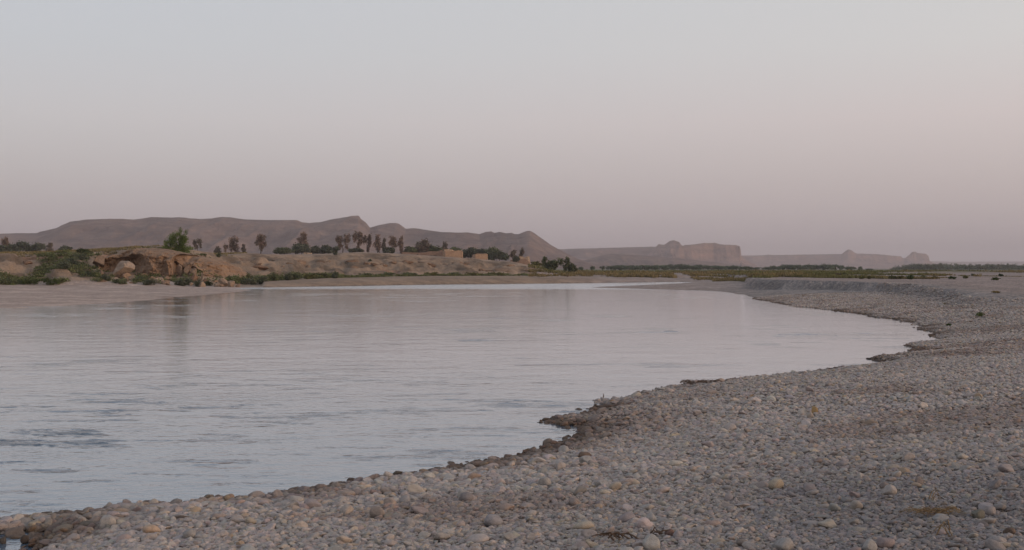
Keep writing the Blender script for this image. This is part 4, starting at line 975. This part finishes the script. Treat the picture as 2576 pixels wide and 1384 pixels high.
ng.interface.new_socket('Geometry', in_out='INPUT', socket_type='NodeSocketGeometry'); ng.interface.new_socket('Geometry', in_out='OUTPUT', socket_type='NodeSocketGeometry')
gi = ng.nodes.new('NodeGroupInput'); go = ng.nodes.new('NodeGroupOutput'); ip = ng.nodes.new('GeometryNodeInstanceOnPoints'); cinf = ng.nodes.new('GeometryNodeCollectionInfo')
cinf.inputs['Collection'].default_value = stones; cinf.inputs['Separate Children'].default_value = True; cinf.inputs['Reset Children'].default_value = True
ip.inputs['Pick Instance'].default_value = True
def named(nm, dt):
    n = ng.nodes.new('GeometryNodeInputNamedAttribute'); n.data_type = dt; n.inputs[0].default_value = nm; return n.outputs[0]
e2r = ng.nodes.new('FunctionNodeEulerToRotation')
ng.links.new(named('rot', 'FLOAT_VECTOR'), e2r.inputs[0]); ng.links.new(e2r.outputs[0], ip.inputs['Rotation'])
ng.links.new(named('siz', 'FLOAT_VECTOR'), ip.inputs['Scale']); ng.links.new(named('pid', 'INT'), ip.inputs['Instance Index'])
ng.links.new(gi.outputs[0], ip.inputs['Points']); ng.links.new(cinf.outputs[0], ip.inputs['Instance']); ng.links.new(ip.outputs[0], go.inputs[0])
md = sh_o.modifiers.new('scatter', 'NODES'); md.node_group = ng
print('pebbles', len(POS))

# ------------------------------------------------------------------ driftwood, straw, twigs
def sticks(name, px, py, n, length, rad, label, cat, m, seed, spread=.2, flat=.15):
    g = random.Random(seed); x, y, z = ground_at(px, py); bm = bmesh.new()
    for i in range(n):
        a = g.uniform(-.6, .6) + (math.pi if g.random() < .5 else 0); L = length * g.uniform(.5, 1); o_ = (g.uniform(-1, 1) * spread, g.uniform(-1, 1) * spread * .4, .02 + g.uniform(0, 1) * flat * .5)
        pts = []; 
        for k in range(5):
            t = k / 4; pts.append((o_[0] + math.cos(a) * (t - .5) * L + g.uniform(-1, 1) * L * .03, o_[1] + math.sin(a) * (t - .5) * L, o_[2] + math.sin(t * 3.14) * flat * g.uniform(.4, 1) + g.uniform(0, .02)))
        tube(bm, pts, [rad, rad * .9, rad * .8, rad * .6, rad * .3], 5)
    return tag(bm_obj(name, bm, m, None, (x, y, z)), label, cat)
M_STRAW = rock_material('straw', (.27, .19, .11), (.36, .26, .15), 6)
sticks('driftwood', 1548, 1366, 8, .20, .007, 'tangle of reddish brown driftwood on the stones at bottom centre', 'driftwood', M_WOOD, 3, .10, .04)
sticks('driftwood', 1662, 1354, 4, .12, .008, 'short dark driftwood pieces left of the reddish brown stone', 'driftwood', M_WOOD, 4, .05, .03)
sticks('dry_straw', 2350, 1305, 60, .20, .0022, 'flattened patch of yellow straw on the lower right shingle', 'straw', M_STRAW, 5, .16, .04)
sticks('dry_straw', 2358, 1278, 3, .12, .004, 'short upright straw stalks just above the flattened straw', 'straw', M_STRAW, 6, .03, .10)
sticks('dry_stalk', 2369, 1368, 4, .16, .004, 'thin straw stalk standing between stones near the bottom edge', 'straw', M_STRAW, 8, .02, .12)
sticks('weed_tuft', 1760, 968, 60, .17, .006, 'dark brown tuft of dry weed on the waterline left of the bay', 'weed', M_WOOD, 9, .40, .06)
bm = bmesh.new(); x, y = at(1516, 1006); tube(bm, [(x, y, -.2), (x + .005, y, .03), (x + .02, y, .07), (x + .012, y, .115)], [.012, .011, .009, .005], 6)
tag(bm_obj('twig', bm, M_WOOD), 'short twig sticking upright out of the water beside the wet spit', 'twig')
bm = bmesh.new(); x, y = xx(1427, 187), 187; z = hz(x, y); tube(bm, [(0, 0, -.1), (.05, 0, .2), (-.04, 0, .42)], [.13, .10, .05], 7); tube(bm, [(.03, 0, .2), (.2, 0, .36)], [.05, .02], 5); tube(bm, [(0, 0, .3), (-.2, .05, .5)], [.05, .02], 5)
tag(bm_obj('stump', bm, M_WOOD, None, (x, y, z)), 'dark dead stump on the sandy far shore below the grass', 'stump')

# ------------------------------------------------------------------ air
HAZE_D = 1.45e-4
me = bpy.data.meshes.new('haze'); bm = bmesh.new(); bmesh.ops.create_cube(bm, size=1); bm.to_mesh(me); bm.free()
hz_o = link('haze', me, None, None, (0, 0, 124)); hz_o.scale = (32000, 32000, 252); tag(hz_o, kind='stuff'); hz_o['label'] = 'pale dusty evening haze over the whole valley'; hz_o['category'] = 'haze'
m_, nt, out = mat('dusty_air'); pv = nt.nodes.new('ShaderNodeVolumePrincipled'); pv.inputs['Color'].default_value = (.94, .885, .935, 1); pv.inputs['Density'].default_value = HAZE_D
nt.links.new(pv.outputs[0], out.inputs['Volume']); me.materials.append(m_)

# ------------------------------------------------------------------ sky and sun
SUN_AZ, SUN_EL = math.radians(112), math.radians(9)
w = bpy.data.worlds.new('World'); S.world = w; w.use_nodes = True; nt = w.node_tree; nt.nodes.clear()
out = nt.nodes.new('ShaderNodeOutputWorld')
sky = nt.nodes.new('ShaderNodeTexSky'); sky.sky_type = 'NISHITA'; sky.sun_disc = False; sky.sun_elevation = SUN_EL; sky.sun_rotation = SUN_AZ; sky.dust_density = 4
bg1 = nt.nodes.new('ShaderNodeBackground'); bg1.inputs[1].default_value = .05; nt.links.new(sky.outputs[0], bg1.inputs[0])
tc = nt.nodes.new('ShaderNodeTexCoord'); sep = nt.nodes.new('ShaderNodeSeparateXYZ'); nt.links.new(tc.outputs['Generated'], sep.inputs[0])
zr = mrange(nt, sep.outputs[2], -.05, 1, 0, 1)
def zp(e): return (math.sin(math.radians(e)) + .05) / 1.05
left = ramp(nt, zr, [(zp(0), (.405, .362, .395)), (zp(4), (.45, .405, .43)), (zp(7.5), (.505, .465, .482)), (zp(11), (.495, .485, .507)), (zp(16), (.49, .495, .525)), (zp(32), (.41, .44, .50)), (zp(60), (.26, .325, .425)), (1.0, (.23, .30, .40))])
right = ramp(nt, zr, [(zp(0), (.45, .39, .41)), (zp(4), (.525, .448, .455)), (zp(7.5), (.61, .52, .515)), (zp(11), (.62, .58, .565)), (zp(16), (.60, .59, .58)), (zp(32), (.48, .48, .50)), (zp(60), (.285, .335, .42)), (1.0, (.23, .30, .40))])
dx = nt.nodes.new('ShaderNodeVectorMath'); dx.operation = 'NORMALIZE'; nt.links.new(tc.outputs['Generated'], dx.inputs[0])
dt = nt.nodes.new('ShaderNodeVectorMath'); dt.operation = 'DOT_PRODUCT'; nt.links.new(dx.outputs[0], dt.inputs[0]); dt.inputs[1].default_value = (math.sin(SUN_AZ), math.cos(SUN_AZ), 0)
kz = mrange(nt, dt.outputs['Value'], -.75, .10, 0, 1)
cg = mix_rgb(nt, kz, left, right)
gw = mrange(nt, dt.outputs['Value'], .25, 1.0, 0, 1)
glow = ramp(nt, zr, [(zp(0), (.9, .55, .38)), (zp(8), (1.0, .66, .48)), (zp(20), (.35, .24, .19)), (zp(40), (0, 0, 0))])
cg = mix_rgb(nt, gw, cg, glow, 'ADD')
bg2 = nt.nodes.new('ShaderNodeBackground'); nt.links.new(cg, bg2.inputs[0]); bg2.inputs[1].default_value = 1.0
add = nt.nodes.new('ShaderNodeAddShader'); nt.links.new(bg1.outputs[0], add.inputs[0]); nt.links.new(bg2.outputs[0], add.inputs[1]); nt.links.new(add.outputs[0], out.inputs[0])
w.cycles.sampling_method = 'MANUAL'; w.cycles.sample_map_resolution = 512
sl = bpy.data.lights.new('sun', 'SUN'); sl.energy = .9; sl.angle = math.radians(14); sl.color = (1, .68, .47)
so = bpy.data.objects.new('sun', sl); COL.objects.link(so)
sv = Vector((math.sin(SUN_AZ) * math.cos(SUN_EL), math.cos(SUN_AZ) * math.cos(SUN_EL), math.sin(SUN_EL)))
so.rotation_euler = (-sv).to_track_quat('-Z', 'Y').to_euler(); so.location = sv * 50

# ------------------------------------------------------------------ camera
cam = bpy.data.cameras.new('camera'); co_ = bpy.data.objects.new('camera', cam); COL.objects.link(co_)
cam.sensor_fit = 'HORIZONTAL'; cam.sensor_width = 36; cam.lens = 36 * F / 2576
cam.shift_y = (HY - 692) / 2576; cam.clip_start = .1; cam.clip_end = 60000
co_.location = (0, 0, H); co_.rotation_euler = (math.radians(90), 0, 0)
S.camera = co_
S.render.engine = 'CYCLES'
cy = S.cycles
cy.use_denoising = True
try: cy.denoiser = 'OPENIMAGEDENOISE'
except Exception: pass
cy.max_bounces = 6; cy.diffuse_bounces = 2; cy.glossy_bounces = 3; cy.transmission_bounces = 2; cy.volume_bounces = 0; cy.transparent_max_bounces = 4
cy.use_adaptive_sampling = True; cy.adaptive_threshold = .015
S.view_settings.view_transform = 'Standard'; S.view_settings.look = 'None'; S.view_settings.exposure = 0; S.view_settings.gamma = 1
